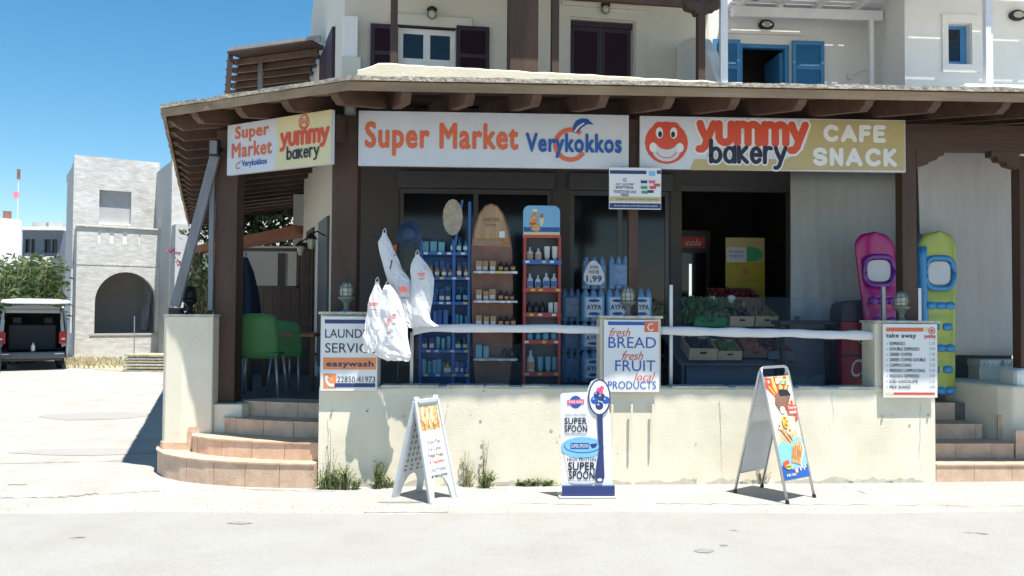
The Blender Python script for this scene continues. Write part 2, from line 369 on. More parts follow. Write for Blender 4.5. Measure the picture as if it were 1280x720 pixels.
PX = lambda fr, v: (lambda x0, y0, x1, y1: fr.rect(x0, y0, x1, y1, v))

# ============================================================ SETTING: ground
def build_ground():
    xs = [-400, -40, -15, -8, 0, 8, 40, 400]; ys = [-80, -5, 4, 10, 18, 40, 120, 900]; mb = MB()
    vs = [(x, y, GX(x)) for y in ys for x in xs]; n = len(xs)
    mb.add(vs, [(j * n + i, j * n + i + 1, (j + 1) * n + i + 1, (j + 1) * n + i) for j in range(len(ys) - 1) for i in range(n - 1)])
    g = bpy.data.objects.new('ground', mesh_of('ground', mb, M['concrete'])); col.objects.link(g); ORG[g] = (0, 0, 0); g['kind'] = 'structure'
    mb = MB(); xs = [-400, -15, -12, -9, -6, -4, -3, -2, -1, 0, 1, 2, 3, 4, 5, 6, 8, 400]
    e = [7.14 + .05 * math.sin(x * 1.7) + .025 * x * (abs(x) < 20) * .3 for x in xs]
    vs = [(x, -60, GX(x) + .006) for x in xs] + [(x, 3, GX(x) + .006) for x in xs] + [(x, y, GX(x) + .006) for x, y in zip(xs, e)]; n = len(xs)
    mb.add(vs, [(j * n + i, j * n + i + 1, (j + 1) * n + i + 1, (j + 1) * n + i) for j in range(2) for i in range(n - 1)])
    r = bpy.data.objects.new('road', mesh_of('road', mb, M['asphalt'])); col.objects.link(r); ORG[r] = (0, 0, 0); r['kind'] = 'structure'
    # cracks and joints in the pavement
    def crack(p0, p1, wd, n, jit, name='crack', root=g, lift=.004):
        a = ground(*p0); b = ground(*p1); L = []; d = (b - a); nn = Vector((-d.y, d.x, 0)).normalized()
        for i in range(n + 1):
            p = a.lerp(b, i / n) + nn * rnd.uniform(-jit, jit); q = wd * rnd.uniform(.15, 1); L += [(p.x + nn.x * q, p.y + nn.y * q, GX(p.x) + lift), (p.x - nn.x * q, p.y - nn.y * q, GX(p.x) + lift)]
        part(name, MB().add(L, [(2 * i, 2 * i + 1, 2 * i + 3, 2 * i + 2) for i in range(n)]), M['crack'], root)
    for c in [((0, 580), (162, 576), .012, 16, .006), ((0, 623), (72, 622), .012, 12, .02), ((72, 622), (122, 617), .03, 14, .035), ((122, 618), (200, 614), .008, 12, .03), ((300, 611), (420, 615), .008, 10, .03), ((640, 629), (740, 631), .006, 14, .02), ((820, 630), (1000, 631), .007, 22, .03), ((1000, 631), (1280, 633), .006, 24, .03), ((1052, 608), (1085, 618), .008, 8, .03), ((455, 641), (560, 641), .008, 10, .015), ((10, 606), (34, 606), .02, 5, .01), ((640, 642), (720, 642), .008, 10, .015)]: crack(*c)
    for c in [((88, 674), (106, 673), .012, 4, .01), ((1205, 667), (1235, 669), .014, 5, .012), ((910, 664), (922, 665), .008, 3, .008)]: crack(*c, name='crack', root=r, lift=.012)
    for c in [((445, 607.5), (700, 607), .014, 30, .012), ((770, 605.5), (910, 604), .022, 24, .014), ((1030, 603), (1165, 600), .008, 16, .012)]: crack(*c)
build_ground()
def street_wear():
    g = bpy.data.objects['ground']; rd = bpy.data.objects['road']; pm = mat('darker_patch', (.315, .308, .29), .92, .12, 30, .4, 200, dirt=.1); om = mat('oil_spot', (.23, .225, .215), .8, .2, 30)
    for px, py, rx, ry, m, root, nm in ((300, 655, .10, .04, om, rd, 'oil_spot'), (880, 690, .07, .05, om, rd, 'oil_spot'), (905, 683, .03, .02, om, rd, 'oil_spot'), (110, 565, .9, .25, pm, g, 'pavement_patch'), (120, 520, .9, .5, pm, g, 'pavement_patch'), (500, 628, .2, .03, om, g, 'oil_spot')):
        c = ground(px, py); n = 18; part(nm, MB().add([(c.x + rx * math.cos(a) * (1 + .25 * noise.noise(Vector((math.cos(a) * 2, math.sin(a) * 2, px)))), c.y + ry * math.sin(a) * (1 + .3 * noise.noise(Vector((math.cos(a) * 2, math.sin(a) * 2, py)))), GX(c.x + rx * math.cos(a)) + (.010 if root is rd else .004)) for a in [2 * PI * q / n for q in range(n)]], [tuple(range(n))]), m, root)
    mb = MB()
    for i in range(900):
        px = rnd.uniform(0, 1280); py = rnd.choice((rnd.gauss(612, 4), rnd.gauss(638, 5), rnd.uniform(600, 720))); 
        if px < 420 and py < 612 or py < 600: continue
        c = ground(px, min(py, 718)); q = rnd.uniform(.002, .006); mb.add([(c.x - q, c.y - q, c.z + .004), (c.x + q, c.y - q * .6, c.z + .004), (c.x + q * .4, c.y + q, c.z + .004), (c.x, c.y, c.z + .006 + q)], [(0, 1, 3), (1, 2, 3), (2, 0, 3)])
    solo('pebbles', mb, mat('pebble', (.26, .25, .22), .9, .3, 50), 'scattered grit and small pebbles on the road and pavement', 'pebbles', kind='stuff')


street_wear()
# ============================================================ front wall, piers, steps
def sub_noise(o, lv, strength, size):      # fine unevenness on a plaster body
    pass
def build_front_wall():
    L, Rr = 0.0, FF.loc(1169, 540, 0)[0]
    t = thing('garden_wall', 'low cream plastered wall along the road with the signs and globe lamps on its piers', 'wall', FF, (3.07, .12, 0))
    zt = 0.965; n = 90; mb = MB(); ring = []
    for i in range(n + 1):
        u = L + (Rr - L) * i / n; dz = .010 * noise.noise(Vector((u * 2.3, 0, 0))) + .006 * noise.noise(Vector((u * 9, 3, 0))); dv = .002 * noise.noise(Vector((u * 1.2, 7, 0)))
        ring.append([(u, dv - .004, -.2), (u, dv, .3), (u, dv, .7), (u, dv + .003, zt - .02 + dz), (u, .02 + dv, zt + dz), (u, .235, zt + dz), (u, .25, zt - .02 + dz), (u, .25, -.2)])
    k = 8; vs = [p for r in ring for p in r]; fs = [(i * k + j, (i + 1) * k + j, (i + 1) * k + j + 1, i * k + j + 1) for i in range(n) for j in range(k - 1)] + [tuple(range(k - 1, -1, -1)), tuple(range(n * k, n * k + k))]
    part('wall_body', mb.add(vs, fs), M['cream'], t, smooth=False)
    # peeling cap patches
    u = .6
    while u < Rr - .7:
        ln = rnd.uniform(.18, .6)
        if not (2.7 < u < 3.35 or u + ln > 2.75 and u < 3.3):
            pts = []; m = 6
            for i in range(m + 1): pts.append((u + ln * i / m, -.006 - rnd.uniform(0, .012)))
            top = [(x, .2 + rnd.uniform(-.03, .03)) for x, _ in reversed(pts)]
            part('cap_patch', MB().slab(pts + top, zt - .004, zt + .012), M['cap'], t)
        u += ln + rnd.uniform(.02, .22)
    for (x0, x1, yt) in ((400, 472, 393), (750, 826, 398), (1093, 1172, 404)):
        a, b, _, z = FF.rect(x0, yt, x1, yt + 80, 0)
        part('pier', MB().box(a + .003, b, -.003, .29, zt - .03, z), M['cream'], t, bevel=.01)
        pts = [];
        for i in range(9): pts.append((a - .012 + (b - a + .024) * i / 8, -.03 - rnd.uniform(0, .012)))
        bk = [(x, .30 + rnd.uniform(0, .01)) for x, _ in reversed(pts)]
        part('pier_cap', MB().slab(pts + bk, z, z + .025), M['cap'], t)
    for (px, y0, y1) in ((409, 525, 600), (418, 560, 606), (560, 500, 560), (705, 486, 540), (900, 500, 600), (1040, 490, 530), (1150, 505, 590)):
        L = []; n = 14; x = px
        for i in range(n + 1):
            x += rnd.uniform(-1.2, 1.2); u, z = FF.loc(x, y0 + (y1 - y0) * i / n, 0); w_ = .0022 * (1 - i / n) + .0008; L += [(u - w_, -.0042, z), (u + w_, -.0042, z)]
        part('hairline_crack', MB().add(L, [(2 * i, 2 * i + 1, 2 * i + 3, 2 * i + 2) for i in range(n)]), M['cap'], t)
    sp = mat('splash_dirt', (.50, .46, .375), .95, .15, 12)
    for k in range(16):
        u = .1 + k * (Rr - .2) / 16 + rnd.uniform(-.08, .08); ln = rnd.uniform(.2, .5); m = 9; L = []
        for i in range(m + 1): f = i / m; h = .012 + math.sin(PI * f) * rnd.uniform(.01, .05); L += [(u + ln * f, -.0038, -.1), (u + ln * f, -.0038, GX(u - 1.9) + .008 + h)]
        part('splash_stain', MB().add(L, [(2 * i, 2 * i + 2, 2 * i + 3, 2 * i + 1) for i in range(m)]), sp, t)
    for k in range(14):
        u = rnd.uniform(.6, Rr - .2); z = rnd.uniform(.3, .93); rr = rnd.uniform(.006, .022); part('plaster_chip', MB().add([(u + rr * rnd.uniform(.5, 1.3) * math.cos(a), -.0036, z + rr * rnd.uniform(.4, 1) * math.sin(a)) for a in [q * PI / 4 for q in range(8)]], [tuple(range(8))]), M['cap'] if k % 2 else M['grout'], t)
    # hooks and old fixing holes
    for px, py in ((415, 513), (459, 514), (1103, 520), (1160, 519)):
        a, z = FF.loc(px, py, 0); part('fixing_hole', MB().lathe([(.012, -.004), (.012, .004)], (a, -.012, z), 6), M['crack'], t)
    return t
build_front_wall()

def build_steps_left():
    t = thing('entrance_steps', 'curved terracotta tiled steps between the corner pier and the laundry sign', 'steps', WF, (-2.8, 8.6, 0))
    fr = [  # world front curves of each step, left to right, with riser bottom/top heights
     ([(-3.86, 9.25), (-3.74, 8.93), (-3.55, 8.66), (-3.3, 8.47), (-3.0, 8.33), (-2.65, 8.22), (-2.25, 8.16), (-1.885, 8.14)], -.15, .225),
     ([(-3.38, 9.0), (-3.30, 8.75), (-3.1, 8.60), (-2.85, 8.49), (-2.5, 8.39), (-2.2, 8.33), (-1.88, 8.30)], .225, .40),
     ([(-3.10, 9.1), (-3.03, 8.93), (-2.85, 8.83), (-2.58, 8.73), (-2.3, 8.65), (-1.88, 8.58)], .40, .565),
     ([(-2.92, 9.2), (-2.84, 9.08), (-2.6, 9.0), (-2.3, 8.92), (-1.88, 8.86)], .565, .725)]
    for (P, z0, z1) in fr:
        part('step_core', MB().slab([(x * .999, y + .03) for x, y in P] + [(-1.88, 9.6), (P[0][0] + .05, 9.6)], z0 - .02, z1 - .02), M['grout'], t)
        # resample into tiles about 0.33 wide
        V = [Vector(p) for p in P]; cum = [0]
        for a, b in zip(V, V[1:]): cum.append(cum[-1] + (b - a).length)
        def at(s):
            for i in range(len(V) - 1):
                if s <= cum[i + 1] + 1e-6: return V[i].lerp(V[i + 1], (s - cum[i]) / (cum[i + 1] - cum[i]))
            return V[-1]
        nt_ = max(2, round(cum[-1] / .34)); g = .003
        for k in range(nt_):
            s0 = cum[-1] * k / nt_ + g; s1 = cum[-1] * (k + 1) / nt_ - g; m = 4
            o = [at(s0 + (s1 - s0) * i / m) for i in range(m + 1)]; nn = [(o[min(i + 1, m)] - o[max(i - 1, 0)]).normalized() for i in range(m + 1)]
            inn = [p + Vector((-d.y, d.x)) * .025 for p, d in zip(o, nn)]
            part('riser_tile', MB().slab([tuple(p) for p in o] + [tuple(p) for p in reversed(inn)], z0 + .002, z1 - .016), M['tile'], t)
            ov = [p - Vector((-d.y, d.x)) * .012 for p, d in zip(o, nn)]; bk = [p + Vector((-d.y, d.x)) * .36 for p, d in zip(o, nn)]
            part('tread_tile', MB().slab([tuple(p) for p in ov] + [tuple(p) for p in reversed(bk)], z1 - .0155 + k * .00005, z1 + k * .0001), M['tile'], t)
build_steps_left()

def build_steps_right():
    u0 = FF.loc(1171, 560, 0)[0]
    t = thing('side_steps', 'straight terracotta tiled steps beside the take away menu', 'steps', FF, (u0 + .6, .4, 0))
    spec = [(.02, -.15, .205, u0 + 1.5), (.35, .205, .36, u0 + 1.02), (.64, .36, .525, u0 + .86), (.95, .525, .72, u0 + .74)]
    for v, z0, z1, ue in spec:
        part('step_core', MB().box(u0, ue, v + .02, 2.3, z0 - .02, z1 - .02), M['grout'], t)
        u = u0 + .003
        while u < ue - .01:
            e = min(u + .39, ue)
            part('riser_tile', MB().box(u + .002, e - .002, v, v + .022, z0 + .002, z1 - .016), M['tile'], t)
            part('tread_tile', MB().box(u + .002, e - .002, v - .01, v + .38, z1 - .0155, z1), M['tile'], t)
            u = e
    # diagonal side wall with stepped skirting
    w_ = thing('stair_wall', 'cream rounded wall flanking the straight tiled steps', 'wall', FF, (u0 + 1.3, .8, 0))
    a = lambda px, v: FF.loc(px, 500, v)[0]
    P = [(u0 + 1.5, .06), (u0 + 1.06, .12), (u0 + 1.0, .34), (u0 + .88, .62), (u0 + .78, .94), (u0 + .74, 1.5), (u0 + .74, 2.4), (u0 + 3, 2.4), (u0 + 3, .06)]
    P = [(u0 + 1.12, .5), (u0 + 1.02, .62), (u0 + .9, .9), (u0 + .78, 1.2), (u0 + .78, 1.6), (u0 + 3, 1.6), (u0 + 3, .5)]
    part('wall_body', MB().slab(P, -.1, .95), M['cream'], w_, bevel=.03)
    a_, z_ = FF.loc(1262, 462, .7); part('rounded_top', MB().box(a_ - .02, a_ + 2, .55, .9, .9, z_ + .02), M['white'], w_, bevel=.06)
    part('skirting_tile', MB().box(u0 + 1.03, u0 + 1.3, .33, .348, .205, .50), M['tile'], w_)
    part('skirting_tile', MB().box(u0 + 1.0, u0 + 1.14, .585, .60, .36, .62), M['tile'], w_)
build_steps_right()

def build_floor():
    ue = FF.loc(1171, 560, 0)[0]; Q = [FF.w(ue - .002, .26, 0), FF.w(ue - .002, .975, 0), FF.w(10.9, .975, 0)]
    P = [(-3.18, 9.27), (-2.86, 9.18), (-1.88, 8.9), (-1.6, 8.46)] + [(q.x, q.y) for q in Q] + [(9, 18), (-6.2, 18)]
    o = bpy.data.objects.new('veranda_floor', mesh_of('veranda_floor', MB().slab(P, -.1, .715), M['floor'])); col.objects.link(o); o['kind'] = 'structure'; ORG[o] = (0, 0, 0)
build_floor()

def build_left_pier():
    t = thing('corner_pier', 'cream plastered corner pier beside the curved steps carrying a dark lamp', 'pier', WF, (-3.45, 9.15, 0))
    P = [(-3.72, 9.0), (-3.67, 8.93), (-3.48, 8.89), (-3.16, 8.90), (-3.16, 9.4), (-3.74, 9.45)]
    part('pier_body', MB().slab(P, -.1, 1.63), M['cream'], t, bevel=.012)
    part('pier_cap', MB().slab([(x + (.012 if x > -3.4 else -.012), y - .015) for x, y in P], 1.63, 1.652), M['cap'], t)
    part('skirting_tile', MB().slab([(-3.735, 8.99), (-3.68, 8.915), (-3.40, 8.88), (-3.40, 8.96), (-3.74, 9.07)], .226, .30), M['tile'], t)
    part('skirting_tile', MB().slab([(-3.399, 8.875), (-3.31, 8.88), (-3.31, 8.96), (-3.399, 8.96)], .226, .47), M['tile'], t)
    # low inner landing block between the pier and the top step
    part('landing_block', MB().slab([(-3.16, 8.955), (-2.86, 8.955), (-2.80, 9.2), (-3.16, 9.2)], .2, .70), M['cream'], t, bevel=.008)
    # low side wall running back from the pier
    q = Vector((-3.74, 9.46, 0)) + DL * 6.5
    part('side_wall', MB().slab([(-3.72, 9.451), (-3.47, 9.451), (q.x + .25, q.y), (q.x, q.y)], -.1, .93), M['cream'], t)
build_left_pier()

# ============================================================ veranda of dark wood
EAVE = [Vector((-3.60, 8.6)) + Vector((DL.x, DL.y)) * 12.2, Vector((-3.60, 8.6)), Vector((-1.5, 7.52)), Vector((9.5, 7.97))]
D_IN = 2.7; SL = .17; EZ = 3.70
nrm = []
for a, b in zip(EAVE, EAVE[1:]): d = (b - a).normalized(); nrm.append(Vector((-d.y, d.x)))
def ring_pt(i, d):
    if i == 0: return EAVE[0] + nrm[0] * d
    if i == 3: return EAVE[3] + nrm[2] * d
    n1, n2 = nrm[i - 1], nrm[i]; b = (n1 + n2); return EAVE[i] + b * (d / (1 + n1.dot(n2)))
def build_veranda():
    t = thing('timber_veranda', 'dark brown timber veranda wrapping the shop corner, carrying the shop signs', 'veranda', WF, (-1.7, 8.5, 0))
    zz = lambda d: EZ + .045 + SL * d
    for s in range(3):
        nb = 15
        for k in range(nb):
            d0, d1 = D_IN * k / nb + .004, D_IN * (k + 1) / nb - .004
            a, b, c, e = ring_pt(s, d0), ring_pt(s + 1, d0), ring_pt(s + 1, d1), ring_pt(s, d1)
            g = (b - a).normalized() * .004
            mb = MB(); hz = .018
            vs = [(a.x + g.x, a.y + g.y, zz(d0)), (b.x - g.x, b.y - g.y, zz(d0)), (c.x - g.x, c.y - g.y, zz(d1)), (e.x + g.x, e.y + g.y, zz(d1))]
            mb.add(vs + [(x, y, z + hz) for x, y, z in vs], [(0, 1, 2, 3)[::-1], (4, 5, 6, 7), (0, 1, 5, 4), (1, 2, 6, 5), (2, 3, 7, 6), (3, 0, 4, 7)])
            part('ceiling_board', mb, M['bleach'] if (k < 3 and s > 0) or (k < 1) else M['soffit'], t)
        # membrane sheet above with a ragged edge
        n = 26 if s == 1 else 130; mb = MB(); vs = []
        for i in range(n + 1):
            f = i / n; o = ring_pt(s, -.035).lerp(ring_pt(s + 1, -.035), f) - (nrm[s] * .022 if s == 2 and i > 0 else Vector((0, 0))); q = ring_pt(s, D_IN).lerp(ring_pt(s + 1, D_IN), f); nn = nrm[s]
            j = 0 if i in (0, n) else .012 * noise.noise(Vector((o.x * 2, o.y * 2, s))) + .014 * noise.noise(Vector((o.x * 9, o.y * 9, s))); o = o - nn * j; jz = .012 * noise.noise(Vector((o.x * 5, o.y * 5, 9)))
            vs += [(o.x, o.y, zz(0) + .024), (o.x, o.y, zz(0) + .062 + jz), (q.x, q.y, zz(D_IN) + .07), (q.x, q.y, zz(D_IN) + .024)]
        part('roof_covering', mb.add(vs, [(i * 4 + j, (i + 1) * 4 + j, (i + 1) * 4 + (j + 1) % 4, i * 4 + (j + 1) % 4) for i in range(n) for j in range(4)]), M['membrane'], t)
        # fascia lath
        a, b = ring_pt(s, -.012), ring_pt(s + 1, -.012); a2, b2 = ring_pt(s, .018), ring_pt(s + 1, .018)
        part('fascia_board', MB().slab([tuple(a), tuple(b), tuple(b2), tuple(a2)], zz(0) - .055, zz(0) + .022), M['bleach'], t)
    # rafters
    def dist(p, s): return (p - EAVE[s]).dot(nrm[s])
    rd = {0: nrm[0], 1: nrm[1], 2: Vector((-.25, .97)).normalized()}
    for s in range(3):
        a, b = EAVE[s], EAVE[s + 1]; Ln = (b - a).length; d = (b - a).normalized(); sp = .6
        ts = []
        if s == 2:
            for px in (505, 583, 665, 747, 828, 908, 990, 1072, 1155, 1240, 1325, 1410, 1500):
                u_, _z = Fr(EAVE[2].x, EAVE[2].y, math.atan2(d.y, d.x)).loc(px, 130, .25); ts.append(u_ + .25 * .22)
        elif s == 1: ts = [.35, .95, 1.55, 2.15]
        else: ts = [Ln - .3 - sp * k for k in range(20)]
        for tt in ts:
            if tt > Ln: continue
            p0 = a + d * tt + rd[s] * .03; L = .1; 
            while L < 3.2:
                p = p0 + rd[s] * L; q = dist(p, s)
                if q > D_IN or (s == 2 and dist(p, 1) < q) or (s == 1 and (dist(p, 0) < q or dist(p, 2) < q)) or (s == 0 and dist(p, 1) < q): break
                L += .05
            if L < .25: continue
            th = math.atan2(rd[s].y, rd[s].x); k = SL * rd[s].dot(nrm[s]); h = .155
            prof = [(0, 0), (.0, -.045), (.05, -.06), (.075, -.10), (.15, -h), (L, -h), (L, 0)]
            mm = Matrix.Translation((p0.x, p0.y, zz(.03) - .003)) @ Matrix.Rotation(th, 4, 'Z')
            part('rafter', MB().prism([(x, z + k * x) for x, z in prof], -.045, .045, mm), M['raft'], t)
    # posts: corner B, mid, right, A
    def post(fr, x0, x1, v, dp, z0, z1, m=M['brown'], name='post'):
        a = fr.loc(x0, 300, v)[0]; b = fr.loc(x1, 300, v)[0]; return part(name, MB().box(a, b, v, v + dp, z0, z1), m, t, bevel=.008)
    t2 = t
    global FVER
    def w_mb(mb, fr): # convert frame coords to world
        return MB().add([fr.w(*p) for p in mb.v], mb.f)
    def fpost(fr, x0, x1, v, dp, z0, z1, y=300):
        a = fr.loc(x0, y, v)[0]; b = fr.loc(x1, y, v)[0]; part('post', w_mb(MB().box(a, b, v, v + dp, z0, z1), fr), M['brown'], t, bevel=.008)
    fpost(FF, 414, 446, .31, .26, .5, 3.66)
    fpost(FF, 786, 798, .30, .11, .7, 3.44)
    fpost(FF, 1128, 1146, .30, .15, .7, 3.44)
    fpost(FF, 1275, 1293, .62, .15, .7, 3.44)
    fpost(WF, 269, 296, 9.08, .24, .68, 3.66)
    for k in (4.2, 8.0):
        p = Vector((-3.12, 9.3, 0)) + DL * k; part('post', MB().box(p.x - .1, p.x + .1, p.y - .1, p.y + .1, .6, 3.66), M['brown'], t)
    # beams
    part('beam', w_mb(MB().box(.15, 11, .29, .45, 3.43, 3.70), FF), M['brownx'], t, bevel=.006)
    part('beam', w_mb(MB().box(.25, 1.42, .10, .24, 3.40, 3.66), CF), M['brownx'], t, bevel=.006)
    a = Vector((-3.15, 9.2)); b = a + Vector((DL.x, DL.y)) * 11
    part('beam', MB().bar((a.x, a.y, 3.55), (b.x, b.y, 3.55), .14, .24), M['brown'], t)
    # carved corbels
    uc = FF.loc(1146, 190, .3)[0]; ur = FF.loc(1275, 190, .3)[0]
    prof = [(0, 0), (.30, 0), (.30, -.05), (.24, -.06), (.22, -.10), (.15, -.11), (.12, -.15), (.0, -.18)]
    part('corbel', w_mb(MB().prism([(uc + x, 3.428 + z) for x, z in prof], .31, .43), FF), M['brown'], t)
    part('corbel', w_mb(MB().prism([(ur - x, 3.428 + z) for x, z in prof][::-1], .31, .43), FF), M['brown'], t)
    return t
build_veranda()
# grey struts leaning by post A
def pt(px, py, Y): d = ray(px, py); k = Y / d.y; return Vector((d.x * k, Y, CZ + d.z * k))
mb = MB(); mb.bar(pt(269, 195, 9.0), pt(219, 383, 9.06), .10, .05, Vector((0, 1, 0)))
o = solo('timber_strut', mb, M['stain'], 'weathered grey plank leaning diagonally from the corner pier up to the post', 'plank')
mb = MB(); mb.bar(pt(266, 186, 9.05), pt(263, 388, 9.05), .05, .03, Vector((0, 1, 0)))
solo('timber_batten', mb, M['stain'], 'narrow weathered grey batten standing upright against the corner post', 'batten')
solo('strut_block', MB().box(*[c for c in (pt(212, 383, 9.06).x, pt(226, 383, 9.06).x)], 9.03, 9.15, 1.653, 1.72), M['brown'], 'small dark block under the foot of the leaning grey plank', 'block')

# ============================================================ shop building under the veranda
def build_shop():
    V = 2.5
    C0 = FF.inv(-2.2, 10.62); u_l = C0[0]; v_l = C0[1]; V = v_l
    t = thing('shop_building', 'shop front in shade behind the veranda with grey framed dark windows and open doorway', 'building', FF, (3, V, 0))
    r = lambda *a: FF.rect(*a, V)
    w1 = r(497, 236, 690, 500); w2 = r(712, 236, 838, 500); w3 = r(852, 246, 886, 500); dr = r(890, 200, 990, 500)
    zf = .715; top = w1[3]
    holes = [(w1[0], w1[1], 1.0, top), (w2[0], w2[1], 1.0, top), (w3[0], dr[1], zf + .01, 3.35)]
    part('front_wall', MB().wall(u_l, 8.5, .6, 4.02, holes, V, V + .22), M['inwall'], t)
    for h in (holes[0], holes[1]):
        a, b, c, d = h
        f = MB().wall(a, b, c, d, [(a + .06, (a + b) / 2 - .03, c + .06, d - .06), ((a + b) / 2 + .03, b - .06, c + .06, d - .06)], V + .04, V + .10)
        w_ = part('window_frame', f, M['alu'], t); part('shutter_box', MB().box(a - .02, b + .02, V - .05, V + .05, d, d + .22), M['alu'], t, bevel=.01)
        for q in ((a + .06, (a + b) / 2 - .03), ((a + b) / 2 + .03, b - .06)):
            part('pane', MB().box(q[0], q[1], V + .06, V + .07, c + .06, d - .06), M['dglass'], w_)
    # interior room behind the doorway
    a, b = holes[2][0], holes[2][1]
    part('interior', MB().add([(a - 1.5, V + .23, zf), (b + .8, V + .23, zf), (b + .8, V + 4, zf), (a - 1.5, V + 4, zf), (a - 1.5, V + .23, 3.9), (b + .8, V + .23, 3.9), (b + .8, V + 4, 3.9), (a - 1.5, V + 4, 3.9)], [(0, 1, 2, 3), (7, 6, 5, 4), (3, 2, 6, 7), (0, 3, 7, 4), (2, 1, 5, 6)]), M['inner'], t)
    part('lintel_rail', MB().box(a, b, V + .02, V + .1, 3.28, 3.35), M['alu'], t)
    # side wall running back
    p = Vector((-2.2, 10.62, 0)); q = p + DL * 4.25; k = Vector((DL.y, -DL.x, 0)) * .22
    pts = [FF.inv(*x) for x in ((p.x, p.y + .02), (q.x, q.y), (q.x + k.x, q.y + k.y), (p.x + k.x, p.y + .2))]
    part('side_wall', MB().slab(pts, .6, 4.02), M['creamup'], t)
    m0 = p + DL * 2.6; m1 = p + DL * 3.3; j = -Vector((DL.y, -DL.x, 0)) * .03
    for a0, a1, z0, z1, mm, nm in ((.9, 1.9, .9, 3.0, M['alu'], 'side_window'), (2.6, 3.5, .72, 3.0, M['brown'], 'side_door')):
        A = p + DL * a0; B = p + DL * a1
        part(nm, MB().slab([FF.inv(*x) for x in ((A.x, A.y), (B.x, B.y), (B.x + j.x, B.y + j.y), (A.x + j.x, A.y + j.y))], z0, z1), mm, t)
    # ceiling over the shop front (underside of the balcony)
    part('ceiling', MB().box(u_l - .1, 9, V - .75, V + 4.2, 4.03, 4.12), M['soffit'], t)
    # wall lanterns on the side wall
    for s_, lb in ((1.1, 'iron lantern on the shaded side wall nearer the road'), (2.5, 'iron lantern on the shaded side wall farther from the road')):
        P = p + DL * s_ + j * 4
        mb = MB(); l = thing('wall_lantern', lb, 'lantern', WF, (P.x, P.y, 2.55), group='iron wall lanterns')
        part('bracket', MB().tube([(P.x + .12, P.y, 2.72), (P.x - .02, P.y, 2.80), (P.x - .1, P.y, 2.76)], .012, 6), M['darkmetal'], l)
        part('lantern_glass', MB().lathe([(.03, 0), (.06, .12), (.055, .14)], (P.x - .1, P.y, 2.55), 6), M['lampglass'], l)
        part('lantern_roof', MB().lathe([(.09, .14), (.05, .19), (.01, .23)], (P.x - .1, P.y, 2.55), 8), M['darkmetal'], l)
build_shop()

# ============================================================ upper building
def louvres(mb, u0, u1, z0, z1, v, n):
    for i in range(n):
        z = z0 + (z1 - z0) * (i + .5) / n; h = (z1 - z0) / n
        mb.add([(u0, v, z - h * .45), (u1, v, z - h * .45), (u1, v + .011, z + h * .4), (u0, v + .011, z + h * .4)], [(0, 1, 2, 3)])
def shutter(name, u0, u1, z0, z1, v, m, root, n=28):
    s = part(name, MB().wall(u0, u1, z0, z1, [(u0 + .06, u1 - .06, z0 + .07, (z0 + z1) / 2 - .03), (u0 + .06, u1 - .06, (z0 + z1) / 2 + .03, z1 - .07)], v, v + .04), m, root, bevel=.004)
    part('back_panel', MB().box(u0 + .03, u1 - .03, v + .022, v + .036, z0 + .03, z1 - .03), m, s)
    mb = MB(); louvres(mb, u0 + .05, u1 - .05, z0 + .06, (z0 + z1) / 2 - .02, v + .01, n // 2); louvres(mb, u0 + .05, u1 - .05, (z0 + z1) / 2 + .02, z1 - .06, v + .01, n // 2)
    part('louvre_slats', mb, m, s, kind='stuff')
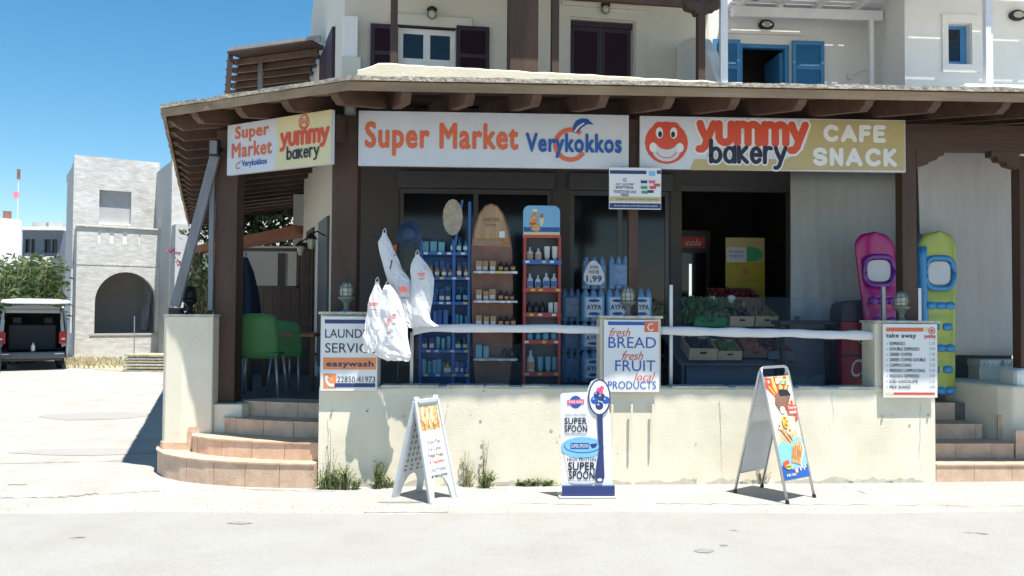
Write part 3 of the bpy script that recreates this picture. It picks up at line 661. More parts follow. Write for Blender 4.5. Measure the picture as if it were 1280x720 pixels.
def build_upper():
    t = thing('apartment_house', 'cream upper storey with purple shutters and dark wooden balcony posts above the shop', 'building', UF, (2.5, 0, 3))
    r = lambda *a: UF.rect(*a, 0)
    wn = r(498, 35, 569, 86); dr = r(713, 26, 792, 112); ue = UF.loc(886, 60, 0)[0]
    zb = 4.1
    part('front_wall', MB().wall(0, ue, zb - .1, 8.2, [wn, (dr[0], dr[1], zb, dr[3])], 0, .3), M['creamup'], t)
    # raised surrounds
    part('surround', MB().wall(dr[0] - .22, dr[1] + .20, zb, dr[3] + .22, [(dr[0] - .02, dr[1] + .02, zb - 1, dr[3] + .02)], -.035, -.002), M['creamup'], t, bevel=.006)
    a, b = UF.loc(487, 22, 0)[0], UF.loc(590, 22, 0)[0]; z = UF.loc(530, 20, 0)[1]
    part('moulding', MB().box(a, b, -.05, -.002, z - .16, z), M['creamup'], t, bevel=.008)
    a, b = UF.loc(702, 12, 0)[0], UF.loc(805, 12, 0)[0]; part('moulding', MB().box(a, b, -.07, -.037, dr[3] + .18, dr[3] + .24), M['creamup'], t)
    # window
    c = (wn[0] + wn[1]) / 2
    f = part('window_frame', MB().wall(*wn, [(wn[0] + .07, c - .05, wn[2] + .16, wn[3] - .08), (c + .05, wn[1] - .07, wn[2] + .16, wn[3] - .08)], .06, .12), M['white'], t, bevel=.005)
    for q in ((wn[0] + .07, c - .05), (c + .05, wn[1] - .07)): part('pane', MB().box(q[0], q[1], .085, .095, wn[2] + .16, wn[3] - .08), M['dglass'], f)
    s1 = r(463, 28, 490, 95); s2 = r(570, 36, 611, 100)
    shutter('shutter', s1[0], wn[0] - .01, s1[2] - .1, s1[3] - .04, -.06, M['purple'], t); shutter('shutter', wn[1] + .01, s2[1], s2[2] - .1, s2[3] + .02, -.06, M['purple'], t)
    part('lintel', MB().box(wn[0] - .02, wn[1] + .02, -.03, .1, wn[3], wn[3] + .06), M['purple'], t)
    # door leaves
    c = (dr[0] + dr[1]) / 2
    shutter('door_leaf', dr[0] + .02, c - .005, zb, dr[3] - .08, .08, M['purple'], t, 50); shutter('door_leaf', c + .005, dr[1] - .02, zb, dr[3] - .08, .08, M['purple'], t, 50)
    part('lintel', MB().box(dr[0], dr[1], .06, .16, dr[3] - .08, dr[3]), M['purple'], t)
    # left side wall, leaning back edge
    A = Vector((-2.44, 12.0, 0)); B = A + DL * 4.6; n = Vector((DL.y, -DL.x, 0)) * .3
    def P(q, z): x = UF.inv(q.x, q.y); return (x[0], x[1], z)
    B2 = A + DL * 2.6
    vs = [P(A, 3), P(B, 3), P(B, 6.9), P(B2, 9.2), P(A, 9.2)]; vs += [P(A + n, 3), P(B + n, 3), P(B + n, 6.9), P(B2 + n, 9.2), P(A + n, 9.2)]
    part('side_wall', MB().add(vs, [(0, 1, 2, 3, 4), (9, 8, 7, 6, 5), (0, 5, 6, 1), (1, 6, 7, 2), (2, 7, 8, 3), (3, 8, 9, 4), (4, 9, 5, 0)]), M['creamup'], t)
    for s0, s1_, z0, z1 in ((.95, 1.75, 4.7, 6.1), (1.8, 2.55, 4.7, 6.05)):
        a = A + DL * s0; b = A + DL * s1_; j = -n.normalized() * .05; k = -n.normalized() * .005
        x = [UF.inv(q.x, q.y) for q in (a + k, b + k, b + j, a + j)]
        sh = part('shutter', MB().slab(x, z0, z1), M['purple'], t)
    # corner pilaster
    a, b, z0, z1 = UF.rect(428, 21, 447, 120, -.25)
    part('pilaster', MB().box(a, b, -.3, -.002, 4, z1), M['white'], t, bevel=.01)
    part('pilaster_base', MB().box(a - .01, b + .05, -.33, -.003, 4, UF.loc(437, 71, -.3)[1]), M['creamup'], t, bevel=.01)
    # balcony slab and sloped parapet
    VP = -2.05
    part('balcony_floor', MB().box(-.05, ue + .3, VP, -.01, 4.0 + .13, 4.22), M['creamup'], t)
    ua = UF.loc(447, 90, VP)[0]; ub = UF.loc(930, 100, VP)[0]; zt = UF.loc(460, 76.5, VP)[1]
    nn = 60; vs = []
    for i in range(nn + 1):
        u = ua + (ub - ua) * i / nn; e = .02 * noise.noise(Vector((u * 4, 1, 0))) + (-.10 * max(0, 1 - i / 3) if i < 3 else 0)
        vs += [(u, VP - .03, 4.0), (u, VP + .02 * 0, zt - .03 + e), (u, VP + .05, zt + e), (u, VP + .22, zt + e), (u, VP + .22, 4.0)]
    k = 5
    part('parapet', MB().add(vs, [(i * k + j, (i + 1) * k + j, (i + 1) * k + j + 1, i * k + j + 1) for i in range(nn) for j in range(k - 1)] + [(4, 3, 2, 1, 0), tuple(range(nn * k, nn * k + k))]), M['parap'], t)
    # balcony posts, head beam, roof
    for x0, x1, dp, hh in ((488, 497, .10, 6.4), (638, 673, .3, 7), (690, 699, .1, 6.4), (873, 882, .1, 5.95)):
        a, b = UF.loc(x0, 50, VP + .4)[0], UF.loc(x1, 50, VP + .4)[0]; part('balcony_post', MB().box(a, b, VP + .4, VP + .4 + dp, 4.2, hh), M['brown'], t, bevel=.006)
    ua_, ub_ = UF.loc(705, 5, VP + .4)[0], UF.loc(900, 5, VP + .4)[0]
    zbm = UF.loc(830, 7, VP + .45)[1]
    part('head_beam', MB().box(ua_, ub_, VP + .42, VP + .5, zbm, zbm + .2), M['brown'], t, bevel=.006)
    uc = UF.loc(877, 10, VP + .4)[0]
    part('post_capital', MB().prism([(uc - .26, zbm + .06), (uc - .2, zbm - .03), (uc - .1, zbm - .05), (uc - .07, zbm - .1), (uc + .07, zbm - .1), (uc + .1, zbm - .05), (uc + .2, zbm - .03), (uc + .26, zbm + .06)], VP + .39, VP + .53), M['brown'], t)
    part('balcony_roof', MB().box(-.3, ue + .05, VP - .1, -.01, 6.75, 6.9), M['brownx'], t)
    for i in range(12):
        u = .2 + i * .55; part('roof_joist', MB().box(u, u + .09, VP, -.02, 6.6, 6.745), M['raft'], t)
    # curved divider wall to the white house
    ud = UF.loc(882, 60, -1.0)[0]; pr = [(-2.0, 4.2), (-2.0, 4.45), (-1.75, 4.62), (-1.5, 4.95), (-1.25, 5.35), (-1.0, 5.6), (-.7, 5.72), (-.4, 5.78), (-.05, 5.8), (-.05, 4.2)]
    mm = Matrix(((0, 1, 0, 0), (1, 0, 0, 0), (0, 0, 1, 0), (0, 0, 0, 1)))
    part('divider_wall', MB().prism(pr, ud - .08, ud + .08, mm), M['white'], t, bevel=.02)
    # small iron wall lamps above the window and door
    for px, py, lb in ((540, 14, 'small iron wall lamp above the white framed window'), (757, 8, 'small iron wall lamp above the purple door')):
        a, z = UF.loc(px, py, -.12); l = thing('wall_lamp', lb, 'wall lamp', UF, (a, -.12, z - .1), group='small iron wall lamps')
        part('lamp_cap', MB().lathe([(.03, .13), (.075, .10), (.075, .07)], (a, -.12, z - .06), 10), M['darkmetal'], l, smooth=True)
        part('lamp_bracket', MB().box(a - .015, a + .015, -.12, -.04, z + .02, z + .05), M['darkmetal'], l)
        part('lamp_glass', MB().ball((a, -.12, z - .04), .055, 8, 6, 1.2), M['lampglass'], l, smooth=True)
        part('lamp_cage', MB().tube([(a - .06, -.12, z + .02), (a - .06, -.12, z - .08), (a, -.12, z - .12), (a + .06, -.12, z - .08), (a + .06, -.12, z + .02)], .006, 5), M['darkmetal'], l)
build_upper()

def build_side_pergola():
    A = pt(399, 53, 14.1); B = pt(288, 68, 14.8); z = 6.2
    t = thing('side_pergola', 'purple brown slatted pergola roof on the side of the upper storey', 'pergola', WF, (A.x, A.y, z - 2))
    A = Vector((A.x, A.y, z)); B = Vector((B.x, B.y, z)); dd = DL * 2.9
    n = 7
    for i in range(n):
        o = dd * (i / (n - 1)); a = A + o; b = B + o; sl = Vector((0, 0, -.02 * i))
        k_ = (b - a).normalized() * .12; b = b - k_
        part('slat', MB().bar(a + sl, b + sl, .46, .03), M['soffit'], t)
        part('joist', MB().bar(a + sl - Vector((0, 0, .08)) + DL * .14, b + sl - Vector((0, 0, .08)) + DL * .14, .06, .1), M['raft'], t)
    e = B - A
    part('edge_board', MB().bar(A + Vector((0, 0, .06)) - DL * .15, B + Vector((0, 0, .06)) - DL * .15, .06, .10), M['membraneup'], t)
    part('edge_beam', MB().bar(B + Vector((0, 0, -.05)) - DL * .15, B + Vector((0, 0, -.05)) + dd, .09, .17), M['brown'], t)
    p = pt(325, 90, 15.0); part('post', MB().box(p.x - .04, p.x + .04, 15.0, 15.08, 4.3, 6.15), M['stain'], t)
build_side_pergola()

def build_white_house():
    t = thing('white_house', 'white plastered house with blue shutters and a white slatted pergola', 'building', RF, (3, 0, 3))
    r = lambda *a: RF.rect(*a, 0)
    dr = r(925, 55, 987, 120); u0 = RF.loc(835, 60, 0)[0]; u1 = RF.loc(1103, 60, 0)[0]
    part('front_wall', MB().wall(u0, u1 + .3, 3.9, 8.5, [(dr[0], dr[1], 3.8, dr[3])], 0, .3), M['white'], t)
    part('room', MB().box(dr[0] - .3, dr[1] + .3, 1.4, 1.5, 3.9, 6.5).box(dr[0] - .31, dr[0] - .3, .3, 1.4, 3.9, 6.5).box(dr[1] + .3, dr[1] + .31, .3, 1.4, 3.9, 6.5).box(dr[0] - .3, dr[1] + .3, .3, 1.4, 6.5, 6.6), mat('room_dark', (.05, .05, .055), .9), t)
    part('terrace_floor', MB().box(u0 - .2, 14, -2.6, -.01, 3.9, 4.1), M['white'], t)
    a, b, z0, z1 = r(890, 51, 925, 120); shutter('shutter', a, dr[0] - .02, z0, z1, -.08, M['blue'], t, 40)
    a, b, z0, z1 = r(990, 53, 1028, 120); shutter('shutter', dr[1] + .02, b, z0, z1, -.08, M['blue'], t, 40)
    part('door_frame', MB().wall(dr[0], dr[1], 3.9, dr[3], [(dr[0] + .05, dr[1] - .07, 3.8, dr[3] - .06)], .02, .12), M['blue'], t)
    part('door_leaf', MB().box(dr[1] - .12, dr[1] - .07, .12, .8, 3.9, dr[3] - .1), M['blue'], t)
    a, b = RF.loc(905, 40, 0)[0], RF.loc(1003, 40, 0)[0]; z = RF.loc(950, 40, 0)[1]; part('moulding', MB().box(a, b, -.05, -.002, z - .05, z + .03), M['white'], t)
    # projecting block with small blue window
    VB = -1.1; bu = RF.loc(1131, 60, VB)[0]
    wn = RF.rect(1185, 30, 1213, 80, VB)
    part('wing_wall', MB().wall(bu, bu + 6, 3.9, 8.5, [wn], VB, VB + .3), M['white'], t)
    part('wing_side', MB().box(bu, bu + .25, VB + .301, .4, 3.9, 8.5), M['white'], t)
    part('surround', MB().wall(wn[0] - .1, wn[1] + .14, wn[2] - .14, wn[3] + .14, [(wn[0] - .01, wn[1] + .01, wn[2] - .01, wn[3] + .01)], VB - .03, VB - .002), M['white'], t, bevel=.005)
    f = part('window_frame', MB().wall(*wn, [(wn[0] + .05, wn[1] - .1, wn[2] + .07, wn[3] - .05)], VB + .1, VB + .16), M['blue'], t); part('pane', MB().box(wn[0] + .05, wn[1] - .1, VB + .12, VB + .13, wn[2] + .07, wn[3] - .05), M['dglass'], f)
    # pergola: beams, posts, close slats with thin gaps
    VP = -2.35; zb = RF.loc(1000, 20, -.5)[1]
    part('pergola_beam', MB().box(u0 + .9, bu - .05, -.55, -.45, zb - .05, zb + .11), M['whiteroof'], t); part('pergola_beam', MB().box(u0 + .9, 14, VP, VP + .1, zb - .05, zb + .11), M['whiteroof'], t)
    for px, v in ((905.5, VP + .01), (1090, -.6), (1237, VP - .0)):
        a = RF.loc(px, 60, v)[0]; wd = .05 if px != 1090 else .035; part('pergola_post', MB().box(a - wd, a + wd, v, v + .08, 4.0, zb - .052), M['whiteroof'], t, bevel=.005)
    k = 0; v = VP - .25
    while v < -.02:
        gap = .013
        e_ = bu - .02 if v > VB - .17 else 14
        part('pergola_slat', MB().box(u0 + .9, e_, v, v + .165 - gap, zb + .20, zb + .23), M['whiteroof'], t); v += .165; k += 1
    u = u0 + 1.0; k = 0
    while u < 13:
        part('pergola_rafter', MB().box(u, u + .07, VP - .25, -.02 if u < bu - .1 else VB - .02, zb + .112, zb + .198), M['whiteroof'], t); u += .62
    # bulkhead lamps
    for px, py, v, lb in ((958, 31, 0, 'oval dark bulkhead lamp over the blue shuttered door'), (1272, 19, VB, 'oval dark bulkhead lamp on the white wing wall')):
        a, z = RF.loc(px, py, v - .04); l = thing('bulkhead_lamp', lb, 'wall lamp', RF, (a, v - .04, z - .08), group='oval bulkhead lamps')
        part('lamp_body', MB().prism([(a + .13 * math.cos(x * PI / 8), z + .085 * math.sin(x * PI / 8)) for x in range(16)], v - .06, v - .002), M['blkp'], l, bevel=.01)
        part('lamp_glass', MB().prism([(a + .085 * math.cos(x * PI / 8), z + .05 * math.sin(x * PI / 8)) for x in range(16)], v - .075, v - .061), M['lampglass'], l)
    # water tap pipe on the wall
    a, z = RF.loc(1062, 95, -.03)
    a2, z2 = RF.loc(1097, 80, -.03); solo('wall_bracket', MB().tube([(a, -.03, z), (a2, -.03, z2)], .015, 6).box(a - .04, a + .02, -.08, -.005, z - .06, z + .03), M['white'], 'small white bracket and pipe on the white wall beside the blue shutters', 'bracket', RF)
    a, b, z0, z1 = RF.rect(1205, 107, 1300, 118, -2.6); solo('white_cushion', MB().box(a, b, -2.62, -2.2, z0, z1 + .02), M['white'], 'long white rounded object lying on the terrace edge', 'cushion', RF, bevel=.04)
build_white_house()

# ============================================================ signs
def fascia_signs():
    v = .20
    # sign 1
    a, b, z0, z1 = FF.rect(448, 141, 786, 209, v); zl, zr = FF.loc(448, 137, v)[1], FF.loc(786, 144.5, v)[1]
    t = thing('shop_sign', 'long white sign board reading Super Market Verykokkos under the eave', 'sign', FF, ((a + b) / 2, v, z0)); S = vsurf(v)
    part('board', MB().box(a, b, v, v + .05, z0, z1), M['fboard'], t, bevel=.003)
    def screws(P, a, b, z0, z1, n):
        for i in range(n):
            for z in (z0 + .018, z1 - .018): P.ell(M['greyp'], a + .05 + (b - a - .1) * i / (n - 1), z, .0055, .0055, 1.5, 8)
    P = Print(S, t); screws(P, a, b, z0, z1, 6); q = PX(FF, v); e = lambda x, y: FF.loc(x, y, v)
    P.text(M['orange'], 'Super Market', *q(456, 153, 648, 196), bold=.05)
    P.text(M['blue2'], 'Verykokkos', *q(657, 167, 777, 198), bold=.05, lay=5)
    c = e(713, 181); r1 = (e(734, 181)[0] - c[0])
    P.ring(M['orange'], c[0], c[1], r1 * 1.03, r1 * 1.03, r1 * .28, 48, 330, lay=2)
    l = [e(x, y) for x, y in ((716, 166), (716, 158), (720, 151), (727, 148), (735, 149), (742, 156), (734, 155.5), (727, 160), (723, 165))]; P.poly(M['blue2'], l, 3)
    l = [e(x, y) for x, y in ((717, 165), (722, 158), (729, 153.5), (731, 154.2), (724, 159.5), (719.5, 165))]; P.poly(M['signw'], l, 4)
    P.done()
    # sign 2
    a, b, z0, z1 = FF.rect(800, 147.5, 1132, 213, v)
    t = thing('shop_sign', 'white and tan sign board reading yummy bakery CAFE SNACK under the eave', 'sign', FF, ((a + b) / 2, v, z0))
    part('board', MB().box(a, b, v, v + .05, z0, z1), M['fboard'], t, bevel=.003)
    P = Print(S, t); screws(P, a, b, z0, z1, 6)
    P.poly(M['tanf'], [e(x, y) for x, y in ((862, 212.3), (868, 199), (983, 199), (994, 192), (1004, 188), (1010, 170), (1012, 149.5), (1131, 151.5), (1131, 213))], 1)
    c = e(833, 178.5); face_logo(P, c[0], c[1], e(860, 178)[0] - c[0], 1)
    P.strokes(M['signw'], 'yummy', *q(869, 151, 1011, 192), wd=.078, lay=2, grow=.022)
    P.strokes(M['signw'], 'bakery', *q(886, 174, 984, 212), wd=.042, lay=2.6, grow=.016)
    P.strokes(M['red'], 'yummy', *q(869, 151, 1011, 192), wd=.078, lay=3.8)
    P.strokes(M['blk'], 'bakery', *q(886, 174, 984, 212), wd=.042, lay=5.2)
    P.strokes(M['signw'], 'CAFE', *q(1029, 156, 1107, 178), wd=.048, lay=2)
    P.strokes(M['signw'], 'SNACK', *q(1016, 185, 1121, 208), wd=.048, lay=2)
    P.done()
    # sign 3 on the chamfer
    vc = -.05; e = lambda x, y: CF.loc(x, y, vc); A = e(284, 186)[0]; B = e(414, 173)[0]; z0 = (e(284, 217)[1] + e(414, 207)[1]) / 2; z1 = (e(284, 155)[1] + e(414, 139)[1]) / 2
    t = thing('shop_sign', 'smaller angled sign board with Super Market beside a red face and yummy bakery', 'sign', CF, ((A + B) / 2, vc, z0)); S = vsurf(vc)
    part('board', MB().box(A, B, vc, vc + .05, z0, z1), M['fboard'], t, bevel=.003)
    P = Print(S, t); x = lambda px: e(px, 180)[0]; H = z1 - z0; Z = lambda f: z0 + H * f
    P.poly(M['tanl'], [(x(343), z0 + .002), (B - .002, z0 + .002), (B - .002, z1 - .002), (x(344), z1 - .002), (x(347), Z(.5))], 1)
    P.text(M['orange'], 'Super', x(294), x(336), Z(.62), Z(.95), bold=.04); P.text(M['orange'], 'Market', x(290), x(340), Z(.32), Z(.62), bold=.04)
    P.text(M['blue2'], 'Verykokkos', x(303), x(334), Z(.10), Z(.26), bold=.04); c = x(298); P.ring(M['orange'], c, Z(.16), .035, .035, .012, 60, 330, lay=2)
    P.poly(M['blue2'], [(c + .01, Z(.22)), (c + .05, Z(.27)), (c + .03, Z(.21))], 3)
    P.strokes(M['red'], 'yummy', x(350), x(412), Z(.33), Z(.70), wd=.042, lay=3)
    P.strokes(M['blk'], 'bakery', x(359), x(400), Z(.10), Z(.42), wd=.020, lay=5.5)
    c = x(380); P.ring(M['red'], c, Z(.84), .072, .078, .014, lay=2)
    for s_ in (-1, 1): P.ell(M['red'], c + s_ * .025, Z(.86), .022, .032, 2); P.ell(M['signw'], c + s_ * .022, Z(.865), .011, .016, 3); P.ell(M['blk'], c + s_ * .020, Z(.86), .005, .008, 4)
    P.ring(M['red'], c, Z(.83), .055, .055, .012, 200, 340, lay=3)
    P.done()
fascia_signs()

def tickets_sign():
    v = .13; a, b, z0, z1 = FF.rect(761.5, 209.5, 826.5, 261.5, v); S = vsurf(v); q = PX(FF, v)
    t = thing('ticket_sign', 'small white and navy board for ferry tickets fixed to the middle post', 'sign', FF, ((a + b) / 2, v, z0))
    part('board', MB().box(a, b, v, v + .02, z0, z1), M['signw'], t, bevel=.002)
    part('hanger', MB().box((a + b) / 2 - .02, (a + b) / 2 + .02, v + .0201, .305, z0 + .1, z1 - .05), M['steel'], t)
    P = Print(S, t)
    P.rect(M['navy'], *q(762.5, 213, 808, 217.5)); P.rect(M['navy'], *q(762, 254, 826, 260.5)); P.rect(M['tan'], *q(762, 246, 826, 252))
    P.rect(M['navy'], *q(821, 213, 826, 217.5)); P.rect(M['lblue'], *q(811, 214, 819, 220)) 
    c = FF.loc(781, 225, v); P.ring(M['navy'], c[0], c[1], .016, .018, .006, lay=2)
    P.text(M['navy'], 'FAST YOUR FERRY', *q(770, 229, 793, 232)); P.text(M['navy'], 'EISITIRIA', *q(770, 232.8, 792, 236), bold=.02)
    P.text(M['navy'], 'TICKETS FOR SALE', *q(767, 238, 795, 241.5), bold=.015); P.text(M['navy'], 'HERE', *q(776, 242, 786, 245.5), bold=.02)
    for px, py, m in ((805, 227, 'navy'), (805, 234, 'greenp'), (806, 240, 'greenp'), (815, 227, 'pinkp'), (816, 234, 'red'), (821, 231, 'red'), (813, 239, 'navy')):
        P.rect(M[m], *q(px - 4, py - 1.5, px + 4, py + 2.2), lay=2); P.rect(M['signw'], *q(px - 3, py - 3, px + 3, py - 1.2), lay=2)
    P.text(M['navy'], 'seafares ferry lines agency', *q(770, 248, 822, 250.5), lay=2); P.text(M['signw'], 'ferry tickets and information point', *q(768, 256, 822, 259), lay=2)
    P.done()
tickets_sign()

def wall_signs():
    v = -.055; q = PX(FF, v); S = vsurf(v)
    def board(name, label, x0, y0, x1, y1):
        a, b, z0, z1 = q(x0, y0, x1, y1); t = thing(name, label, 'sign', FF, ((a + b) / 2, v, z0)); part('board', MB().box(a, b, v, v + .012, z0, z1), M['signw'], t, bevel=.002)
        part('batten', MB().box(a + .05, a + .09, v + .0125, -.015, z0 + .05, z1 - .03), M['wdark'], t); part('batten', MB().box(b - .09, b - .05, v + .0125, -.015, z0 + .05, z1 - .03), M['wdark'], t); return t, Print(S, t)
    t, P = board('laundry_sign', 'white LAUNDRY SERVICE easywash sign partly hidden by the hanging bags', 401, 395.5, 471.5, 488.5)
    P.rect(M['navy'], *q(406, 399.5, 466, 404.5)); P.text(M['blk'], 'LAUNDRY', *q(406.5, 411.5, 470, 422.5), bold=.0); P.text(M['blk'], 'SERVICE', *q(406.5, 429, 469, 441), bold=.0)
    P.rect(M['orangel'], *q(404, 447, 470, 462)); P.text(M['navy'], 'easywash', *q(408, 451, 467, 460.5), bold=.04)
    P.rect(M['orangel'], *q(404, 467, 420.5, 485.5)); P.text(M['blk'], '22850 41973', *q(421.5, 470.5, 469, 478), bold=.0); P.rect(M['navy'], *q(418.5, 479, 469, 484), lay=2)
    f = lambda x, y: FF.loc(x, y, v)
    P.poly(M['signw'], [f(*p) for p in ((406, 470), (409, 469), (411, 472), (409, 474), (411, 478), (414, 480), (417, 479), (418, 482), (415, 484), (410, 482), (407, 477))], 2); P.ring(M['signw'], *f(412.5, 474.5), .018, .018, .005, -40, 100, lay=2)
    P.done()
    t, P = board('bread_sign', 'white sign reading fresh BREAD fresh FRUIT local PRODUCTS on the middle pier', 755, 400, 824, 490)
    P.rect(M['blue2'], *q(760, 402, 806, 406.5)); P.rect(M['orange'], *q(805.5, 401.5, 823, 415)); c = f(813.5, 409); P.ring(M['signw'], c[0], c[1], .035, .038, .012, 60, 330, lay=2); P.poly(M['signw'], [f(814, 405), f(818, 402.5), (f(816, 404.5))], 2)
    P.text(M['red'], 'fresh', *q(761.5, 410, 788, 421), bold=.0, shear=.4); P.text(M['blue2'], 'BREAD', *q(760.5, 421.5, 820, 435)); P.text(M['red'], 'fresh', *q(777, 439, 804, 450), bold=.0, shear=.4, lay=3)
    P.text(M['blue2'], 'FRUIT', *q(769, 450.5, 819, 464)); P.text(M['red'], 'local', *q(792.5, 466, 819, 476), bold=.0, shear=.4, lay=3); P.text(M['blue2'], 'PRODUCTS', *q(760, 476.5, 820, 486))
    P.done()
    for px, y1 in ((764, 560), (788.5, 562), (815, 558)):
        a, z = FF.loc(px, y1, -.05); part('stake', MB().prism([(a, .80), (a + .022, .80), (a + .016, z), (a + .008, z - .03), (a, z)], -.048, -.038), M['cream'], t)
    t, P = board('menu_sign', 'white take away coffee menu board with red bars beside the side steps', 1104, 405, 1171.5, 497)
    P.rect(M['orange'], *q(1107.5, 409.5, 1154, 414.5)); P.rect(M['tanl'], *q(1154, 409.5, 1160, 414.5)); c = f(1164.5, 413.5); P.ring(M['red'], c[0], c[1], .036, .036, .009, lay=2); P.ell(M['red'], c[0], c[1], .016, .016, 2)
    P.text(M['red'], 'yummy', *q(1155, 419, 1169.5, 424.5), bold=.04); P.text(M['blk'], 'take away', *q(1107.5, 416.5, 1145, 424), bold=.02)
    its = [('ESPRESSO', 1131, '1,70'), ('DOUBLE ESPRESSO', 1149, '2,40'), ('GREEK COFFEE', 1140, '1,70'), ('GREEK COFFEE DOUBLE', 1157, '2,40'), ('CAPPUCCINO', 1139, '2,20'), ('FREDDO CAPPUCCINO', 1156, '2,50'), ('FREDDO ESPRESSO', 1149, '2,20'), ('ICED CHOCOLATE', 1147, '2,20'), ('MILK SHAKES', 1138, '3,00')]
    for i, (s_, xe, pr) in enumerate(its):
        y = 429.5 + i * 6.75; P.text(M['blk'], s_, *q(1112, y - 2, xe, y + 2), bold=.012); P.rect(M['greyp'], *q(1108, y - .6, 1109.5, y + .9)); P.text(M['greyp'], pr, *q(1161.5, y - 2, 1168.5, y + 2.2))
    P.rect(M['red'], *q(1117, 490.5, 1168.5, 493.5)); P.rect(M['tanl'], *q(1107, 490.5, 1117, 493.5)); P.done()
wall_signs()

# ============================================================ globe lamps on piers
def globe_lamp(fr, u, v, z, label, dark=False, s=1.0):
    m = M['darkmetal'] if dark else M['lampm']
    t = thing('pier_lamp', label, 'lamp', fr, (u, v, z), group='bulkhead lamps on the piers')
    part('lamp_base', MB().lathe([(.062 * s, 0), (.06 * s, .015), (.032 * s, .03), (.026 * s, .06), (.035 * s, .10), (.075 * s, .135), (.082 * s, .14), (.082 * s, .158), (.06 * s, .165)], (u, v, z), 16), m, t, smooth=True)
    g = MB().lathe([(.058 * s, .16), (.064 * s, .20), (.06 * s, .245), (.042 * s, .28), (.02 * s, .297), (.004, .30)], (u, v, z), 16); part('lamp_glass', g, M['lampglass'] if not dark else M['darkmetal'], t, smooth=True)
    c = MB()
    for k in range(4):
        a = k * PI / 4 + .3
        c.tube([(u + math.cos(a) * r * s, v + math.sin(a) * r * s, z + h) for r, h in ((.068, .16), (.073, .21), (.064, .26), (.03, .30), (0, .31))] + [(u - math.cos(a) * r * s, v - math.sin(a) * r * s, z + h) for r, h in ((.03, .30), (.064, .26), (.073, .21), (.068, .16))], .005, 5)
    for h, r in ((.20, .073), (.25, .066)): c.tube([(u + r * s * math.cos(a * PI / 8), v + r * s * math.sin(a * PI / 8), z + h) for a in range(17)], .004, 5)
    part('lamp_cage', c, m, t, smooth=True)
for px, py, lb in ((433, 391, 'greenish caged globe lamp on the pier above the laundry sign'), (784.5, 396.5, 'greenish caged globe lamp on the pier above the bread and fruit sign'), (1126.5, 402.5, 'greenish caged globe lamp on the pier above the take away menu')):
    u, z = FF.loc(px, py, .12); globe_lamp(FF, u, .12, z, lb)
p = pt(237, 392, 9.2); globe_lamp(WF, p.x, 9.2, 1.65, 'blackened caged globe lamp on the corner pier beside the leaning plank', True, 1.0)

# floodlights
def floodlight(fr, u, v, z, label, m, w_=.1, h=.16):
    t = thing('floodlight', label, 'floodlight', fr, (u, v, z)); part('housing', MB().box(u - w_ / 2, u + w_ / 2, v, v + .08, z, z + h), m, t, bevel=.008)
    part('lens', MB().box(u - w_ / 2 + .015, u + w_ / 2 - .015, v - .004, v - .0005, z + .015, z + h - .015), M['stain'], t); part('bracket', MB().box(u - .02, u + .02, v + .081, v + .22, z + h / 2, z + h / 2 + .03), M['darkmetal'], t)
p = pt(268.5, 195, 8.9); floodlight(WF, p.x, 8.85, p.z, 'small square floodlight on the post by the angled sign', M['darkmetal'], .105, .17)
u, z = FF.loc(437, 140, .1); floodlight(FF, u, .1, z - .02, 'small grey floodlight above the corner of the white sign', M['bumper'], .11, .1)

# ============================================================ wrapped rail (white roll)
def rail(x0, y0, x1, y1, v, label, r0=.042, fat=0):
    a = FF.loc(x0, y0, v); b = FF.loc(x1, y1, v); n = 70; mb = MB(); ring = []; k = 12
    for i in range(n + 1):
        f = i / n; u = a[0] + (b[0] - a[0]) * f; z = a[1] + (b[1] - a[1]) * f
        z += .006 * noise.noise(Vector((u * 2, 5, 0))); R0 = r0 + .010 * noise.noise(Vector((u * 4, 0, 0)))
        if fat: R0 += fat * max(0, 1 - f * 9) ** 1.5
        for j in range(k):
            t = 2 * PI * j / k; rr = R0 * (1 + .16 * noise.noise(Vector((u * 5, math.cos(t) * 1.5, math.sin(t) * 1.5)))); ring.append((u, v + rr * .55 * math.cos(t), z + rr * math.sin(t)))
    mb.add(ring, [(i * k + j, (i + 1) * k + j, (i + 1) * k + (j + 1) % k, i * k + (j + 1) % k) for i in range(n) for j in range(k)] + [tuple(range(k)), tuple(range(n * k + k - 1, n * k - 1, -1))])
    solo('rolled_plastic_sheet', mb, M['bag'], label, 'rolled sheet', FF, smooth=True, group='rolled white sheets stretched between the piers')
rail(516, 409.5, 751, 412, .06, 'white rolled plastic sheet stretched from the hanging bags to the middle pier', .040, .03)
rail(826, 413, 1096, 420, .06, 'white rolled plastic sheet stretched from the middle pier to the menu pier', .043)

